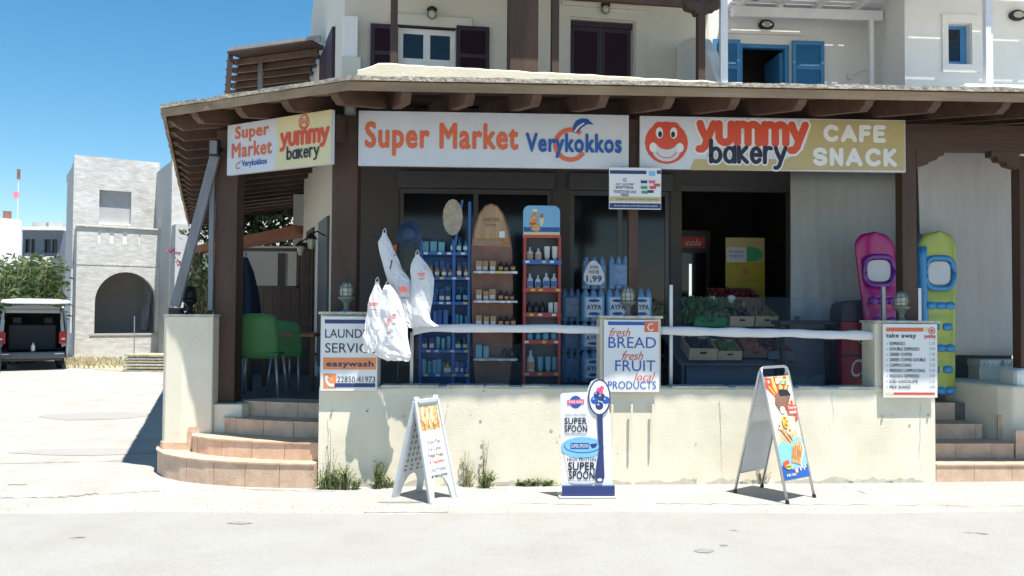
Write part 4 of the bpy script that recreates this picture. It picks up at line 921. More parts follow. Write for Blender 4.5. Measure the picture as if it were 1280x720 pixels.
# ============================================================ hanging bags
def bag(poly_c, label, v, seed, red=None, th=.07):
    # poly_c: list of (px_left, px_right, py) rows from top to bottom
    rows = [(FF.loc(a, y, v)[0], FF.loc(b, y, v)[0], FF.loc((a + b) / 2, y, v)[1]) for a, b, y in poly_c]; K = 7; NR = 13
    # smooth interpolate rows
    RR = []
    for i in range(NR + 1):
        f = i / NR * (len(rows) - 1); k = min(int(f), len(rows) - 2); g = f - k; RR.append([rows[k][c] * (1 - g) + rows[k + 1][c] * g for c in range(3)])
    mb = MB(); vs = []
    for i, (a, b, z) in enumerate(RR):
        f = i / NR
        for side in (-1, 1):
            for j in range(K + 1):
                s = j / K; u = a + (b - a) * s; t = math.sin(PI * s) ** .6 * th * (.25 + .75 * math.sin(PI * min(1, f * .75 + .08)))
                fold = .045 * abs(noise.noise(Vector((u * 15 + seed, z * 3.5 + side * 3, seed)))) - .03 * abs(noise.noise(Vector((u * 26 + z * 14, z * 16 + seed, side * 5)))) + .005 * noise.noise(Vector((u * 50 + z * 35, z * 40, seed)))
                e = 1 if 0 < j < K else 0
                vs.append((u + .012 * noise.noise(Vector((z * 14, seed, j))), v + side * (t * e) + fold, z + (.02 * noise.noise(Vector((u * 20, seed, 0))) if i == NR else 0)))
    W = 2 * (K + 1); fs = []
    for i in range(NR):
        for side in (0, 1):
            for j in range(K): p = i * W + side * (K + 1) + j; q = (p, p + 1, p + 1 + W, p + W); fs.append(q if side == 0 else q[::-1])
        for j, f_ in ((0, 1), (K, 0)):
            p, q = i * W + j, i * W + K + 1 + j; fs.append((p, q, q + W, p + W) if not f_ else (q, p, p + W, q + W))
    mb.add(vs, fs)
    zmin = min(r[2] for r in rows); root = thing('plastic_bag', label, 'plastic bag', FF, ((rows[-1][0] + rows[-1][1]) / 2, v, zmin), group='white carrier bags hanging above the wall')
    part('bag_body', mb, M['bag'], root, smooth=False)
    a, b, z = RR[0]; m = (a + b) / 2
    part('handle', MB().tube([(m - .018, v, z - .02), (m - .012, v - .01, z + .02), (m + .004, v, z + .045), (m + .014, v + .01, z + .02), (m + .018, v, z - .02)], .004, 6), M['bag'], root, smooth=True)
    if red:
        P = Print(vsurf(v - th - .035), root)
        for (x0, y0, x1, y1) in red:
            a, b, c, d = FF.rect(x0, y0, x1, y1, v - th - .035)
            P.text(M['red'], 'yummy', a, b, c, d, bold=.05, lay=1, shear=.2); P.text(M['blk'], 'bakery', a + (b - a) * .2, b, c - (d - c) * .5, c - (d - c) * .1, bold=.02, lay=1)
        P.done()
bag([(479, 482, 291), (472, 489, 303), (478, 500, 330), (484, 512, 350), (492, 515, 365)], 'white carrier bag hung highest with its pointed top beside the dark wire tips', -.18, 3, [(491, 306, 496, 316)], .03)
bag([(470, 473, 352), (461, 482, 375), (457, 480, 400), (454, 478, 425), (453, 470, 440)], 'white carrier bag hanging lowest over the corner of the laundry sign', -.26, 8, [(461, 378, 473, 385)], .04)
bag([(481, 488, 356), (474, 500, 372), (470, 508, 400), (467, 511, 430), (469, 514, 445), (485, 511, 451)], 'white carrier bag with faint red logo hanging beneath the wire arms', -.27, 15, [(483, 398, 488, 412), (490, 392, 495, 402)], .06)
bag([(492, 500, 334), (490, 515, 352), (496, 518, 375), (500, 522, 400), (503, 524, 410)], 'white carrier bag with red print squeezed between the other bags', -.20, 21, [(499, 358, 510, 369)], .04)
bag([(520, 523, 318), (512, 538, 335), (514, 543, 350), (513, 541, 375), (511, 536, 397), (514, 548, 408)], 'white carrier bag with a folded square front hanging beside the blue rack', -.22, 33, [(522, 341, 531, 347)], .05)
def bag_rack():
    u, z = FF.loc(492, 478, -.12); t = thing('wire_bag_stand', 'thin wire stand rising from the wall holding the white carrier bags', 'wire stand', FF, (u, .1, .96))
    def P(px, py, v): a, b = FF.loc(px, py, v); return (a, v, b)
    part('pole', MB().tube([P(497, 481, .12), P(499, 400, .05), P(498, 340, -.1)], .012, 6), M['darkmetal'], t)
    for pts in (((498, 345, -.1), (486, 300, -.15), (478, 286, -.18)), ((498, 350, -.1), (520, 330, -.2), (519, 304, -.22)), ((498, 370, -.1), (475, 348, -.2), (456, 340, -.22)), ((483, 300, -.16), (470, 296, -.18), (463, 287, -.2)), ((484, 302, -.16), (474, 298, -.18), (461, 295, -.18)), ((476, 350, -.2), (468, 352, -.24), (459, 334, -.24)), ((498, 365, -.1), (487, 340, -.2), (490, 325, -.22)), ((500, 350, -.1), (515, 340, -.2), (527, 348, -.2))):
        part('wire_arm', MB().tube([P(*p) for p in pts], .006, 5), M['darkmetal'], t)
bag_rack()

# ============================================================ sandwich boards on the pavement
def sandwich_frame(cx, cy, phi, wd, h, spread):
    d = Vector((math.cos(phi), math.sin(phi), 0)); n = Vector((math.sin(phi), -math.cos(phi), 0)); z0 = GX(cx)
    fr = Fr(cx, cy, phi); tilt = math.atan2(spread / 2, h); L = math.hypot(h, spread / 2)
    def face(side):   # side -1: front panel (towards the road), +1: back panel; x in [-.5,.5]*wd, s in [0,L] up the slope
        return lambda x, s, off: (x, side * (spread / 2 - math.sin(tilt) * s) + side * off * math.cos(tilt), z0 + math.cos(tilt) * s + off * math.sin(tilt))
    return fr, face, L, z0
def plastic_board():
    wd, h, sp = .37, .885, .45
    fr, face, L, z0 = sandwich_frame(-.785, 7.77, R(54), wd, h, sp)
    t = thing('sandwich_board', 'grey white plastic sandwich board with bread picture and fading lines of text', 'sandwich board', fr, (0, 0, z0), group=None)
    for side, nm in ((-1, 'front_panel'), (1, 'back_panel')):
        f = face(side); inn = lambda x, s, th: f(x, s, -th)
        # outline with arch cut at the foot
        out = [(-.5, 0), (-.33, 0), (-.27, .13), (-.15, .2), (0, .22), (.15, .2), (.27, .13), (.33, 0), (.5, 0), (.47, .3), (.42, L - .03), (.38, L), (-.38, L), (-.42, L - .03), (-.47, .3)]
        out = [(x * wd, s) for x, s in out]
        tp, bt = out[:9], out[9:]
        mb = MB(); n = len(out); vs = [f(x, s, 0) for x, s in out] + [f(x, s, -.022) for x, s in out]
        # triangulate arch panel by hand: strips from arch to top
        topx = lambda x: L if abs(x) < .38 * wd else L - .03
        fs = []
        cols = [(-.5, 0), (-.33, 0), (-.27, .13), (-.15, .2), (0, .22), (.15, .2), (.27, .13), (.33, 0), (.5, 0)]
        V = []
        for i, (x, s) in enumerate(cols): V.append((x * wd, s)); V.append((x * wd * .82, L))
        a = [f(x, s, 0) for x, s in V]; b = [f(x, s, -.022) for x, s in V]; m = len(V); mb.add(a + b, [(2 * i, 2 * i + 2, 2 * i + 3, 2 * i + 1) for i in range(8)] + [(m + 2 * i + 1, m + 2 * i + 3, m + 2 * i + 2, m + 2 * i) for i in range(8)] + [(2 * i, m + 2 * i, m + 2 * i + 2, 2 * i + 2) for i in range(8)] + [(1, 0, m, m + 1), (m - 2, m - 1, 2 * m - 1, 2 * m - 2)] + [(2 * i + 1, 2 * i + 3, m + 2 * i + 3, m + 2 * i + 1) for i in range(8)])
        pn = part(nm, mb, M['plast'], t)
        rim = MB()
        for sx in (-1, 1): rim.bar(f(sx * .485 * wd, 0, .004), f(sx * .41 * wd, L, .004), .026, .03)
        part('rim', rim, M['plast'], pn, bevel=.004)
        mb = MB()
        for r_ in range(9):
            for c in range(5):
                x = (-.3 + c * .15) * wd * (1 - .15 * r_ / 9); s = .33 + r_ * .058; mb.add([f(x - .012, s, -.0235), f(x + .012, s + .005, -.0235), f(x + .012, s + .04, -.0235), f(x - .012, s + .035, -.0235)], [(0, 1, 2, 3)])
        for c in range(4):
            for s in (.25, .29): x = (-.33 + c * .22) * wd; mb.add([f(x - .02, s, -.0235), f(x + .02, s, -.0235), f(x + .02, s + .02, -.0235), f(x - .02, s + .02, -.0235)], [(0, 1, 2, 3)])
        part('recess_pattern', mb, M['plasthole'], pn)
    f = face(-1); P = Print(Surf(f), t)
    P.rect(M['signw'], -.36 * wd, .36 * wd, .26, L - .05, 1)
    P.rect(M['breadp'], -.35 * wd, .35 * wd, L - .27, L - .055, 2)
    for k in range(6): P.ell(M['breadp'] if k % 2 else M['creamp'], (-.2 + .08 * k) * wd, L - .13 - .015 * (k % 3), .026, .085, 3 + k * .3)
    for k in range(4): P.ell(M['breadd'], (-.24 + .17 * k) * wd, L - .23 + .03 * (k % 2), .006, .05, 6)
    for i, (tx, m) in enumerate((('Fresh Bread', 'creamp'), ('Food Pies', 'greyp'), ('Ice Cubes', 'greyp'), ('Fresh Fruits', 'wdark'), ('& Vegetables', 'orange'), ('Local Products', 'greyp'), ('at best prices', 'blk'))):
        s = L - .335 - i * .062; k = .20 + .012 * len(tx); P.text(M[m], tx, -k * .8 * wd, k * .8 * wd, s, s + .04, bold=.01, lay=2.5)
    P.done()
    part('hinge', MB().tube([(-.16, 0, z0 + h + .005), (.16, 0, z0 + h + .005)], .012, 6), M['steel'], t)
    for x in (-.13, .13): part('hinge_knob', MB().lathe([(.024, -.02), (.026, 0), (.024, .04)], (x, 0, z0 + h), 10), M['plast'], t, smooth=True)
    part('grip', MB().box(-.12, .12, -.03, -.012, z0 + h - .02, z0 + h + .02), M['plast'], t, bevel=.006)
plastic_board()

def ice_board():
    wd, h, sp = .42, 1.19, .57
    fr, face, L, z0 = sandwich_frame(2.45, 7.86, R(38), wd, h, sp)
    t = thing('sandwich_board', 'tall metal sandwich board with colourful ice cream poster', 'sandwich board', fr, (0, 0, z0))
    for side, nm in ((-1, 'front_frame'), (1, 'back_frame')):
        f = face(side); pts = [f(-.5 * wd, 0, 0), f(-.5 * wd, L - .05, 0), f(-.46 * wd, L - .012, 0), f(-.38 * wd, L, 0), f(.38 * wd, L, 0), f(.46 * wd, L - .012, 0), f(.5 * wd, L - .05, 0), f(.5 * wd, 0, 0)]
        fo = part(nm, MB().tube(pts, .013, 8), M['steel'], t, smooth=True)
        for sx in (-1, 1): part('rubber_foot', MB().tube([f(sx * .5 * wd, -.004, 0), f(sx * .5 * wd, .03, 0)], .018, 8), M['blkp'], fo)
        part('cross_bar', MB().tube([f(-.5 * wd, .2, 0), f(.5 * wd, .2, 0)], .008, 6), M['steel'], fo)
        part('panel', MB().add([f(x, s, o) for o in (-.004, .004) for x, s in ((-.47 * wd, .2), (.47 * wd, .2), (.47 * wd, L - .09), (-.47 * wd, L - .09))], [(3, 2, 1, 0), (4, 5, 6, 7), (0, 1, 5, 4), (1, 2, 6, 5), (2, 3, 7, 6), (3, 0, 4, 7)]), M['plast'], t)
    f = face(-1)
    part('spreader', MB().tube([(-.5 * wd, -sp * .16, z0 + h * .7), (-.5 * wd, sp * .16, z0 + h * .7)], .005, 5), M['steel'], t)
    X = lambda x: x * wd * .94 - .47 * wd; S0, S1 = .2, L - .09; Sz = lambda y: S0 + (S1 - S0) * y
    P = Print(Surf(lambda x, s, off: f(x, s, .004 + off)), t)
    Pp = lambda m, pts, lay: P.poly(M[m], [(X(x), Sz(y)) for x, y in pts], lay)
    gr = mat('poster_backing', (.70, .42, .22), .4, .3, 2.5, c2=(.75, .62, .5)); Pp0 = [(0, 0), (1, 0), (1, 1), (0, 1)]
    P.poly(gr, [(X(x), Sz(y)) for x, y in Pp0], 1)
    Pp('lblue', [(0, 0), (1, 0), (1, .36), (.8, .40), (.5, .33), (.2, .37), (0, .32)], 2)
    Pp('blue2', [(0, 0), (1, 0), (1, .12), (.5, .08), (0, .14)], 2.6)
    for k in range(9):
        a = R(40 + k * 12.5); m = 'yellow' if k % 2 else 'red'
        Pp(m, [(.5, .72), (min(1, max(0, .5 + .9 * math.cos(a))), min(.995, .72 + .34 * math.sin(a))), (min(1, max(0, .5 + .9 * math.cos(a + .16))), min(.995, .72 + .34 * math.sin(a + .16)))], 2.8)
    Pp('red', [(0.02, .91), (.26, .91), (.26, .985), (.02, .985)], 4); P.ell(M['signw'], X(.13), Sz(.95), .014, .014, 5)
    Pp('creamp', [(.4, .93), (.95, .90), (.97, .955), (.42, .985)], 4); P.text(M['greenp'], 'ICE', X(.5), X(.85), Sz(.915), Sz(.955), bold=.04, lay=5, shear=.2)
    # cone-shaped dark chocolate ice
    Pp('wdark', [(.22, .74), (.35, .66), (.62, .66), (.9, .80), (.8, .86), (.5, .87), (.3, .82)], 5); Pp('blkp', [(.45, .80), (.9, .80), (.8, .86), (.5, .87), (.42, .85)], 5.5); Pp('creamp', [(.62, .64), (.95, .85), (.92, .72), (.75, .62)], 5.2); P.ell(M['signw'], X(.45), Sz(.665), .038, .034, 6)
    for k in range(22): P.ell(M['breadd'], X(rnd.uniform(.28, .6)), Sz(rnd.uniform(.7, .8)), .005, .006, 6.3, 6)
    Pp('red', [(.62, .62), (1.0, .60), (1.02, .70), (.65, .72)], 7); P.ell(M['red'], X(.85), Sz(.73), .02, .02, 7); P.ell(M['red'], X(.92), Sz(.57), .02, .022, 7)
    P.text(M['signw'], 'Time for', X(.66), X(.98), Sz(.665), Sz(.695), bold=.03, lay=8); P.text(M['signw'], 'snack', X(.68), X(.96), Sz(.62), Sz(.655), bold=.04, lay=8)
    P.ell(M['orange'], X(.45), Sz(.545), .045, .055, 6); P.ring(M['yellow'], X(.45), Sz(.545), .045, .055, .007, lay=6.5); P.text(M['yellow'], 'K', X(.34), X(.56), Sz(.52), Sz(.575), bold=.05, lay=7)
    Pp('breadp', [(.18, .50), (.30, .50), (.55, .36), (.5, .35)], 5); P.ell(M['creamp'], X(.22), Sz(.50), .026, .022, 5.5); P.ell(M['wdark'], X(.2), Sz(.515), .014, .012, 6)
    P.ell(M['creamp'], X(.58), Sz(.45), .05, .04, 5); P.ell(M['breadd'], X(.56), Sz(.46), .02, .014, 6); P.ell(M['signw'], X(.7), Sz(.48), .025, .02, 6); Pp('breadp', [(.5, .43), (.66, .43), (.6, .36)], 6.3)
    Pp('breadp', [(.38, .16), (.55, .31), (.9, .36), (.98, .26), (.72, .12)], 5); Pp('signw', [(.72, .12), (.98, .26), (.95, .32), (.86, .30)], 5.5); Pp('creamp', [(.80, .17), (.98, .26), (.93, .33), (.8, .28)], 6)
    for k in range(5): Pp('breadd', [(.42 + k * .08, .18 + .005 * k), (.46 + k * .08, .17), (.6 + k * .08, .30), (.56 + k * .08, .31)], 6.2)
    Pp('red', [(.05, .17), (.28, .19), (.3, .14), (.07, .12)], 6); P.ell(M['yellow'], X(.24), Sz(.12), .05, .022, 7); P.text(M['navy'], 'MAX', X(.14), X(.34), Sz(.11), Sz(.135), bold=.03, lay=8)
    P.ell(M['orange'], X(.5), Sz(.075), .028, .028, 7); P.ell(M['signw'], X(.5), Sz(.075), .018, .018, 8)
    for k in range(4): P.ell(M['signw'], X(.68 + .07 * k), Sz(.085 + .02 * (k % 2)), .009, .02, 6)
    P.text(M['signw'], 'KRI KRI', X(.1), X(.45), Sz(.03), Sz(.055), bold=.02, lay=7)
    P.done()
ice_board()

def spoon_stand():
    v = -.55; q = PX(FF, v); e = lambda x, y: FF.loc(x, y, v); S = vsurf(v)
    a, b, z0, z1 = q(701, 492, 764, 610)
    zg = GX(.7) + .005
    t = thing('spoon_stand', 'white cut-out SUPER SPOON yogurt stand with a navy spoon rising over its edge', 'advertising stand', FF, ((a + b) / 2, v, zg))
    outl = [(702, 610), (700.5, 494), (703, 491.5), (722, 490.5), (734, 490), (735, 485), (739, 477), (746, 473.5), (754, 475.5), (761, 483), (763.5, 494), (761, 510), (763, 520), (766, 610)]
    pts = [e(*p) for p in outl]
    part('board', MB().prism(pts, v, v + .008), M['signw'], t)
    a, b, _, zt = q(702.5, 608, 768, 620); part('base_front', MB().box(a, b, v - .03, v + .02, zg + .006, zt + .01), M['navy'], t, bevel=.003)
    part('base_edge', MB().box(a - .03, b + .01, v - .06, v + .16, zg, zg + .012), M['plast'], t)
    part('back_strut', MB().bar(((a + b) / 2, v + .02, zt + .5), ((a + b) / 2, v + .15, zg + .01), .06, .01), M['plast'], t)
    P = Print(S, t)
    c = e(719.5, 502.5); P.ell(M['blue2'], *c, .055, .058, 1); P.poly(M['pinkp'], [e(*p) for p in ((709, 500), (730, 499), (730, 505), (709, 506))], 2); P.text(M['signw'], 'KRI KRI', *q(711, 500.7, 728, 504), bold=.03, lay=3)
    P.text(M['greyp'], 'HIGH PROTEIN', *q(706, 517, 733, 520)); P.text(M['blk'], 'SUPER', *q(705.5, 522, 733.5, 530.5), bold=.03); P.text(M['blk'], 'SPOON', *q(705.5, 531.5, 734, 540), bold=.03)
    for y in (541.5, 543.5): P.rect(M['greyp'], *q(706, y, 733, y + .6))
    # tub
    P.poly(M['creamp'], [e(*p) for p in ((704, 567), (752, 567), (744, 604), (736, 606), (720, 606), (711, 604))], 1); P.poly(M['signw'], [e(*p) for p in ((705.3, 567), (751, 567), (743.2, 603.2), (736, 605), (720, 605), (711.8, 603.2))], 2)
    P.ell(M['lblue'], *e(728, 559.5), .20, .098, 3); P.ell(M['blue2'], *e(728, 557.5), .170, .064, 3.5); P.ell(M['lblue'], *e(728, 557), .164, .060, 4)
    P.rect(M['blue2'], *q(713, 553.5, 736, 561), lay=4.6); P.text(M['signw'], 'SUPER SPOON', *q(714, 555, 735, 559.5), bold=.02, lay=5); P.poly(M['navy'], [e(*p) for p in ((737, 555), (747, 554), (744, 559), (740, 560))], 5)
    P.text(M['blk'], 'HIGH PROTEIN', *q(709, 571.5, 745, 576.5), lay=4); P.text(M['blk'], 'SUPER', *q(710, 577.5, 744, 588), bold=.03, lay=4); P.text(M['blk'], 'SPOON', *q(711, 588.5, 743, 599), bold=.03, lay=4)
    for y in (600.5, 602.3): P.rect(M['greyp'], *q(714, y, 741, y + .5), lay=4)
    # spoon
    h = [e(*p) for p in ((746, 515), (753, 515), (754, 560), (755.5, 596), (753, 603), (745.5, 603), (743.5, 597), (744, 590), (748.5, 560))]; P.poly(M['navy'], h, 5.6); P.ell(M['signw'], *e(749.5, 599.5), .022, .014, 6.2)
    c = e(749, 496.5); P.ell(M['navy'], c[0], c[1], .105, .168, 6); P.ell(M['signw'], c[0], c[1], .092, .153, 6.6)
    for x, y, r_, m in ((743, 500, .035, 'blue2'), (751, 496, .037, 'navy'), (757, 500, .035, 'blue2'), (749, 507, .036, 'navy'), (746, 493, .03, 'navy')): P.ell(M[m], *e(x, y), r_, r_, 7.2 + .2 * (x % 3)); P.ell(M['lblue'], e(x, y)[0] - .01, e(x, y)[1] + .012, r_ * .3, r_ * .3, 8.2)
    for x, y in ((748, 487), (752, 485), (751, 490)): P.ell(M['pinkp'], *e(x, y), .02, .02, 8)
    P.done()
spoon_stand()

# ============================================================ weeds along the wall base
def weed(name, px, py, hgt, n, spread, label, dry=False, m='leaf'):
    g = ground(px, py); t = thing(name, label, 'weed', WF, (g.x, g.y, g.z), group='weeds at the foot of the wall'); mb = MB(); st = MB()
    for i in range(n):
        a = rnd.uniform(0, 2 * PI); lean = rnd.uniform(.05, 1) * spread; h = hgt * rnd.uniform(.35, 1)
        p0 = Vector((g.x + rnd.uniform(-.3, .3) * spread, g.y + rnd.uniform(-.06, .03), g.z)); d = Vector((math.cos(a) * lean, math.sin(a) * lean * .35 - .01, 0))
        if p0.y + d.y > g.y + .06: d.y = .02
        pts = [p0, p0 + d * .35 + Vector((0, 0, h * .5)), p0 + d + Vector((0, 0, h))]
        st.tube(pts, [.004, .003, .0015], 4)
        for k in range(10 if not dry else 5):
            f = rnd.uniform(.15, 1); c = pts[0].lerp(pts[1], f * 2) if f < .5 else pts[1].lerp(pts[2], f * 2 - 1); l = rnd.uniform(.015, .04); b = rnd.uniform(0, 2 * PI); dd = Vector((math.cos(b), math.sin(b) * .6, rnd.uniform(.1, .9))).normalized() * l; sd = Vector((-dd.y, dd.x, 0)); sd = sd.normalized() * l * .22 if sd.length > 1e-5 else Vector((l * .2, 0, 0))
            mb.add([c, c + dd * .5 + sd, c + dd, c + dd * .5 - sd], [(0, 1, 2, 3)])
    part('stems', st, M['dry'] if dry else M['leaf'], t); part('leaves', mb, M[m], t, kind='stuff')
for a in [('weed_clump', 405, 611, .20, 26, .12, 'bushy green weed below the first letters of the laundry sign'), ('weed_clump', 418, 611, .20, 30, .10, 'grey green weed in the bag shadow under the laundry sign'), ('weed_clump', 432, 611, .24, 34, .12, 'tallest green weed clump under the laundry sign'), ('weed_clump', 445, 611, .13, 14, .08, 'short weed at the edge of the laundry pier'),
          ('weed_clump', 474, 610, .26, 34, .10, 'dense green weed just behind the plastic sandwich board'), ('weed_clump', 488, 609, .12, 12, .08, 'low weed touching the foot of the plastic sandwich board')]: weed(*a)
weed('tall_dry_weed', 584, 608, .38, 16, .14, 'straggly grey weed beside the plastic sandwich board', True); weed('tall_dry_weed', 606, 608, .62, 5, .06, 'tallest dry weed stalk standing against the cream wall', True); weed('weed_clump', 607, 609, .18, 34, .13, 'grey green weed at the foot of the tall dry stalk'); weed('tall_dry_weed', 412, 609, .62, 4, .08, 'thin dry stalk below the laundry sign', True)
for px, lb in ((652, 'low creeping weed first after the dry stalks'), (668, 'low creeping weed in the middle of the bare wall foot'), (684, 'low creeping weed nearest the spoon stand'), (856, 'tiny weed between the spoon stand and the ice cream board'), (948, 'weed under the ice cream board'), (1150, 'tiny dark weed beside the straight steps')):
    weed('weed_clump', px, 606.5 if px < 800 else 603.5 if px < 1000 else 601, .07 if px != 948 else .16, 22, .12, lb)

# ============================================================ goods in the shop front
def bottle_mesh(kind, w_, h):
    mb = MB(); r_ = w_ / 2
    if kind == 'tube': mb.lathe([(r_ * .45, 0), (r_ * .5, h * .14), (r_ * .85, h * .2), (r_ * 1.0, h)], (0, 0, 0), 8, 1, .55)
    elif kind == 'box': mb.box(-r_, r_, -r_ * .6, r_ * .6, 0, h)
    else: mb.lathe([(r_ * .9, 0), (r_, h * .05), (r_, h * .62), (r_ * .7, h * .72), (r_ * .38, h * .78), (r_ * .38, h), (r_ * .3, h)], (0, 0, 0), 10, 1, .7)
    return mb
def shelf_goods(fr, v, px0, px1, py, n, kind, hpx, m, label, name, cat, band=None, group=None):
    a, z = fr.loc(px0, py, v); b, _ = fr.loc(px1, py, v); Yd = fr.w(a, v, 0).y; h = hpx / F * Yd; w_ = (b - a) / n * .82; src = None
    for i in range(n):
        u = a + (b - a) * (i + .5) / n
        if src is None:
            o = bottle_mesh(kind, w_, h); o = bpy.data.objects.new(name, mesh_of(name, o, m, (0, 0, 0), kind == 'bottle')); col.objects.link(o); ORG[o] = (0, 0, 0)
            props(o, label, cat, group or label); o.location = fr.w(u, v, z); o.rotation_euler = (0, 0, fr.th); src = o
            if band:
                k = w_ * .41; bo = bpy.data.objects.new('label_band', mesh_of('label_band', MB().box(-k, k, -k * 1.28 if kind != 'box' else -k * .78, -k * .6, h * .18, h * .5), band)); col.objects.link(bo); bo.parent = o
        else: dup(src, loc=fr.w(u + rnd.uniform(-.006, .006), v + rnd.uniform(-.02, .03), z), rz=fr.th + rnd.uniform(-.35, .35), scale=rnd.uniform(.86, 1.06))
def price_tags(parent, a, b, v, z, n=4):
    for i in range(n):
        u = a + (b - a) * (i + rnd.uniform(.2, .8)) / n; part('price_tag', MB().box(u - .022, u + .022, v - .003, v, z - .028, z - .004), M['signw'] if rnd.random() < .7 else M['yellow'], parent)
W_ = mat('white_goods', (.62, .62, .60), .4, .03); OR_ = mat('amber_goods', (.55, .24, .06), .35, .1); BK_ = mat('dark_goods', (.03, .02, .018), .3, .1); BL_ = mat('blue_goods', (.03, .12, .36), .35, .1); LB_ = mat('aqua_goods', (.12, .38, .46), .35, .1); TG_ = mat('tan_goods', (.42, .25, .12), .4, .1)
def red_rack():
    v = .85; q = PX(FF, v); a, b, z0, z1 = q(654, 295, 701, 478)
    t = thing('sunscreen_rack', 'narrow red display rack topped by a blue beach picture board', 'display rack', FF, ((a + b) / 2, v, .715))
    part('back_panel', MB().box(a, b, v + .22, v + .235, .716, z1), M['bumper'], t)
    for x in (a, b - .03): part('upright', MB().box(x, x + .03, v, v + .215, .716, z1), M['rackred'], t, bevel=.003)
    ys = (327, 362, 393, 427, 467)
    for y in ys:
        z = FF.loc(677, y, v)[1]; part('shelf', MB().box(a - .005, b + .005, v - .02, v + .21, z - .03, z + .02), M['rackblue'] if y == 327 else M['rackred'], t, bevel=.003); price_tags(t, a, b, v - .0205, z + .012, 3)
    # header board with picture
    hx = q(654, 257, 700, 297); n = 8; w2 = (hx[1] - hx[0]); r_ = .07
    pts = [(hx[0], hx[2]), (hx[1], hx[2])] + [(hx[1] - r_ + r_ * math.cos(R(k * 15)), hx[3] - r_ + r_ * math.sin(R(k * 15))) for k in range(7)] + [(hx[0] + r_ + r_ * math.cos(R(90 + k * 15)), hx[3] - r_ + r_ * math.sin(R(90 + k * 15))) for k in range(7)]
    part('header_board', MB().prism(pts, v + .0, v + .015), M['lblue'], t)
    P = Print(vsurf(v), t); e = lambda x, y: FF.loc(x, y, v)
    P.rect(M['blue2'], *q(654.5, 284, 699.5, 291)); P.rect(M['tanl'], *q(654.5, 290, 699.5, 294), lay=1.5); P.rect(M['red'], *q(654.5, 293.5, 699.5, 297), lay=2)
    P.poly(M['breadp'], [e(*p) for p in ((663, 271), (669, 266), (672, 270), (671, 277), (676, 286), (672, 290), (664, 287), (661, 280))], 2); P.ell(M['breadp'], *e(668.5, 266), .026, .03, 2.5); P.ell(M['signw'], *e(668.5, 263), .032, .016, 3); P.ell(M['creamp'], *e(677, 276), .022, .06, 3); P.ell(M['breadd'], *e(677, 270), .02, .024, 3.5); P.rect(M['red'], *q(662, 278, 670, 281), lay=3.5)
    P.done()
    for (py, n, kd, hp, m, nm, lb, cat, band) in ((326, 2, 'bottle', 17, W_, 'sunscreen_bottle', 'white sunscreen bottle on the top shelf of the red rack', 'bottle', TG_), (361, 4, 'bottle', 19, W_, 'sunscreen_bottle', 'white sunscreen bottle on the second shelf of the red rack', 'bottle', BL_), (392, 3, 'bottle', 15, BK_, 'oil_bottle', 'dark oil bottle on the third shelf of the red rack', 'bottle', None), (426, 4, 'bottle', 12, LB_, 'small_bottle', 'small pale bottle on the fourth shelf of the red rack', 'bottle', None), (466, 1, 'bottle', 28, W_, 'spray_bottle', 'tall white spray bottle on the bottom shelf of the red rack', 'bottle', TG_)):
        x0, x1 = 657, 698
        if py in (326,): x1 = 678
        if py == 392: x1 = 683
        if py == 466: x1 = 669
        shelf_goods(FF, v + .07, x0, x1, py, n, kd, hp, m, lb, nm, cat, band)
    shelf_goods(FF, v + .07, 679, 698, 326, 2, 'tube', 18, W_, 'white cream tube on the top shelf of the red rack', 'cream_tube', 'tube')
    shelf_goods(FF, v + .07, 685, 698, 392, 2, 'box', 14, W_, 'white carton on the third shelf of the red rack', 'cream_carton', 'box')
    shelf_goods(FF, v + .07, 671, 698, 466, 3, 'tube', 20, LB_, 'aqua tube on the bottom shelf of the red rack', 'gel_tube', 'tube')
red_rack()
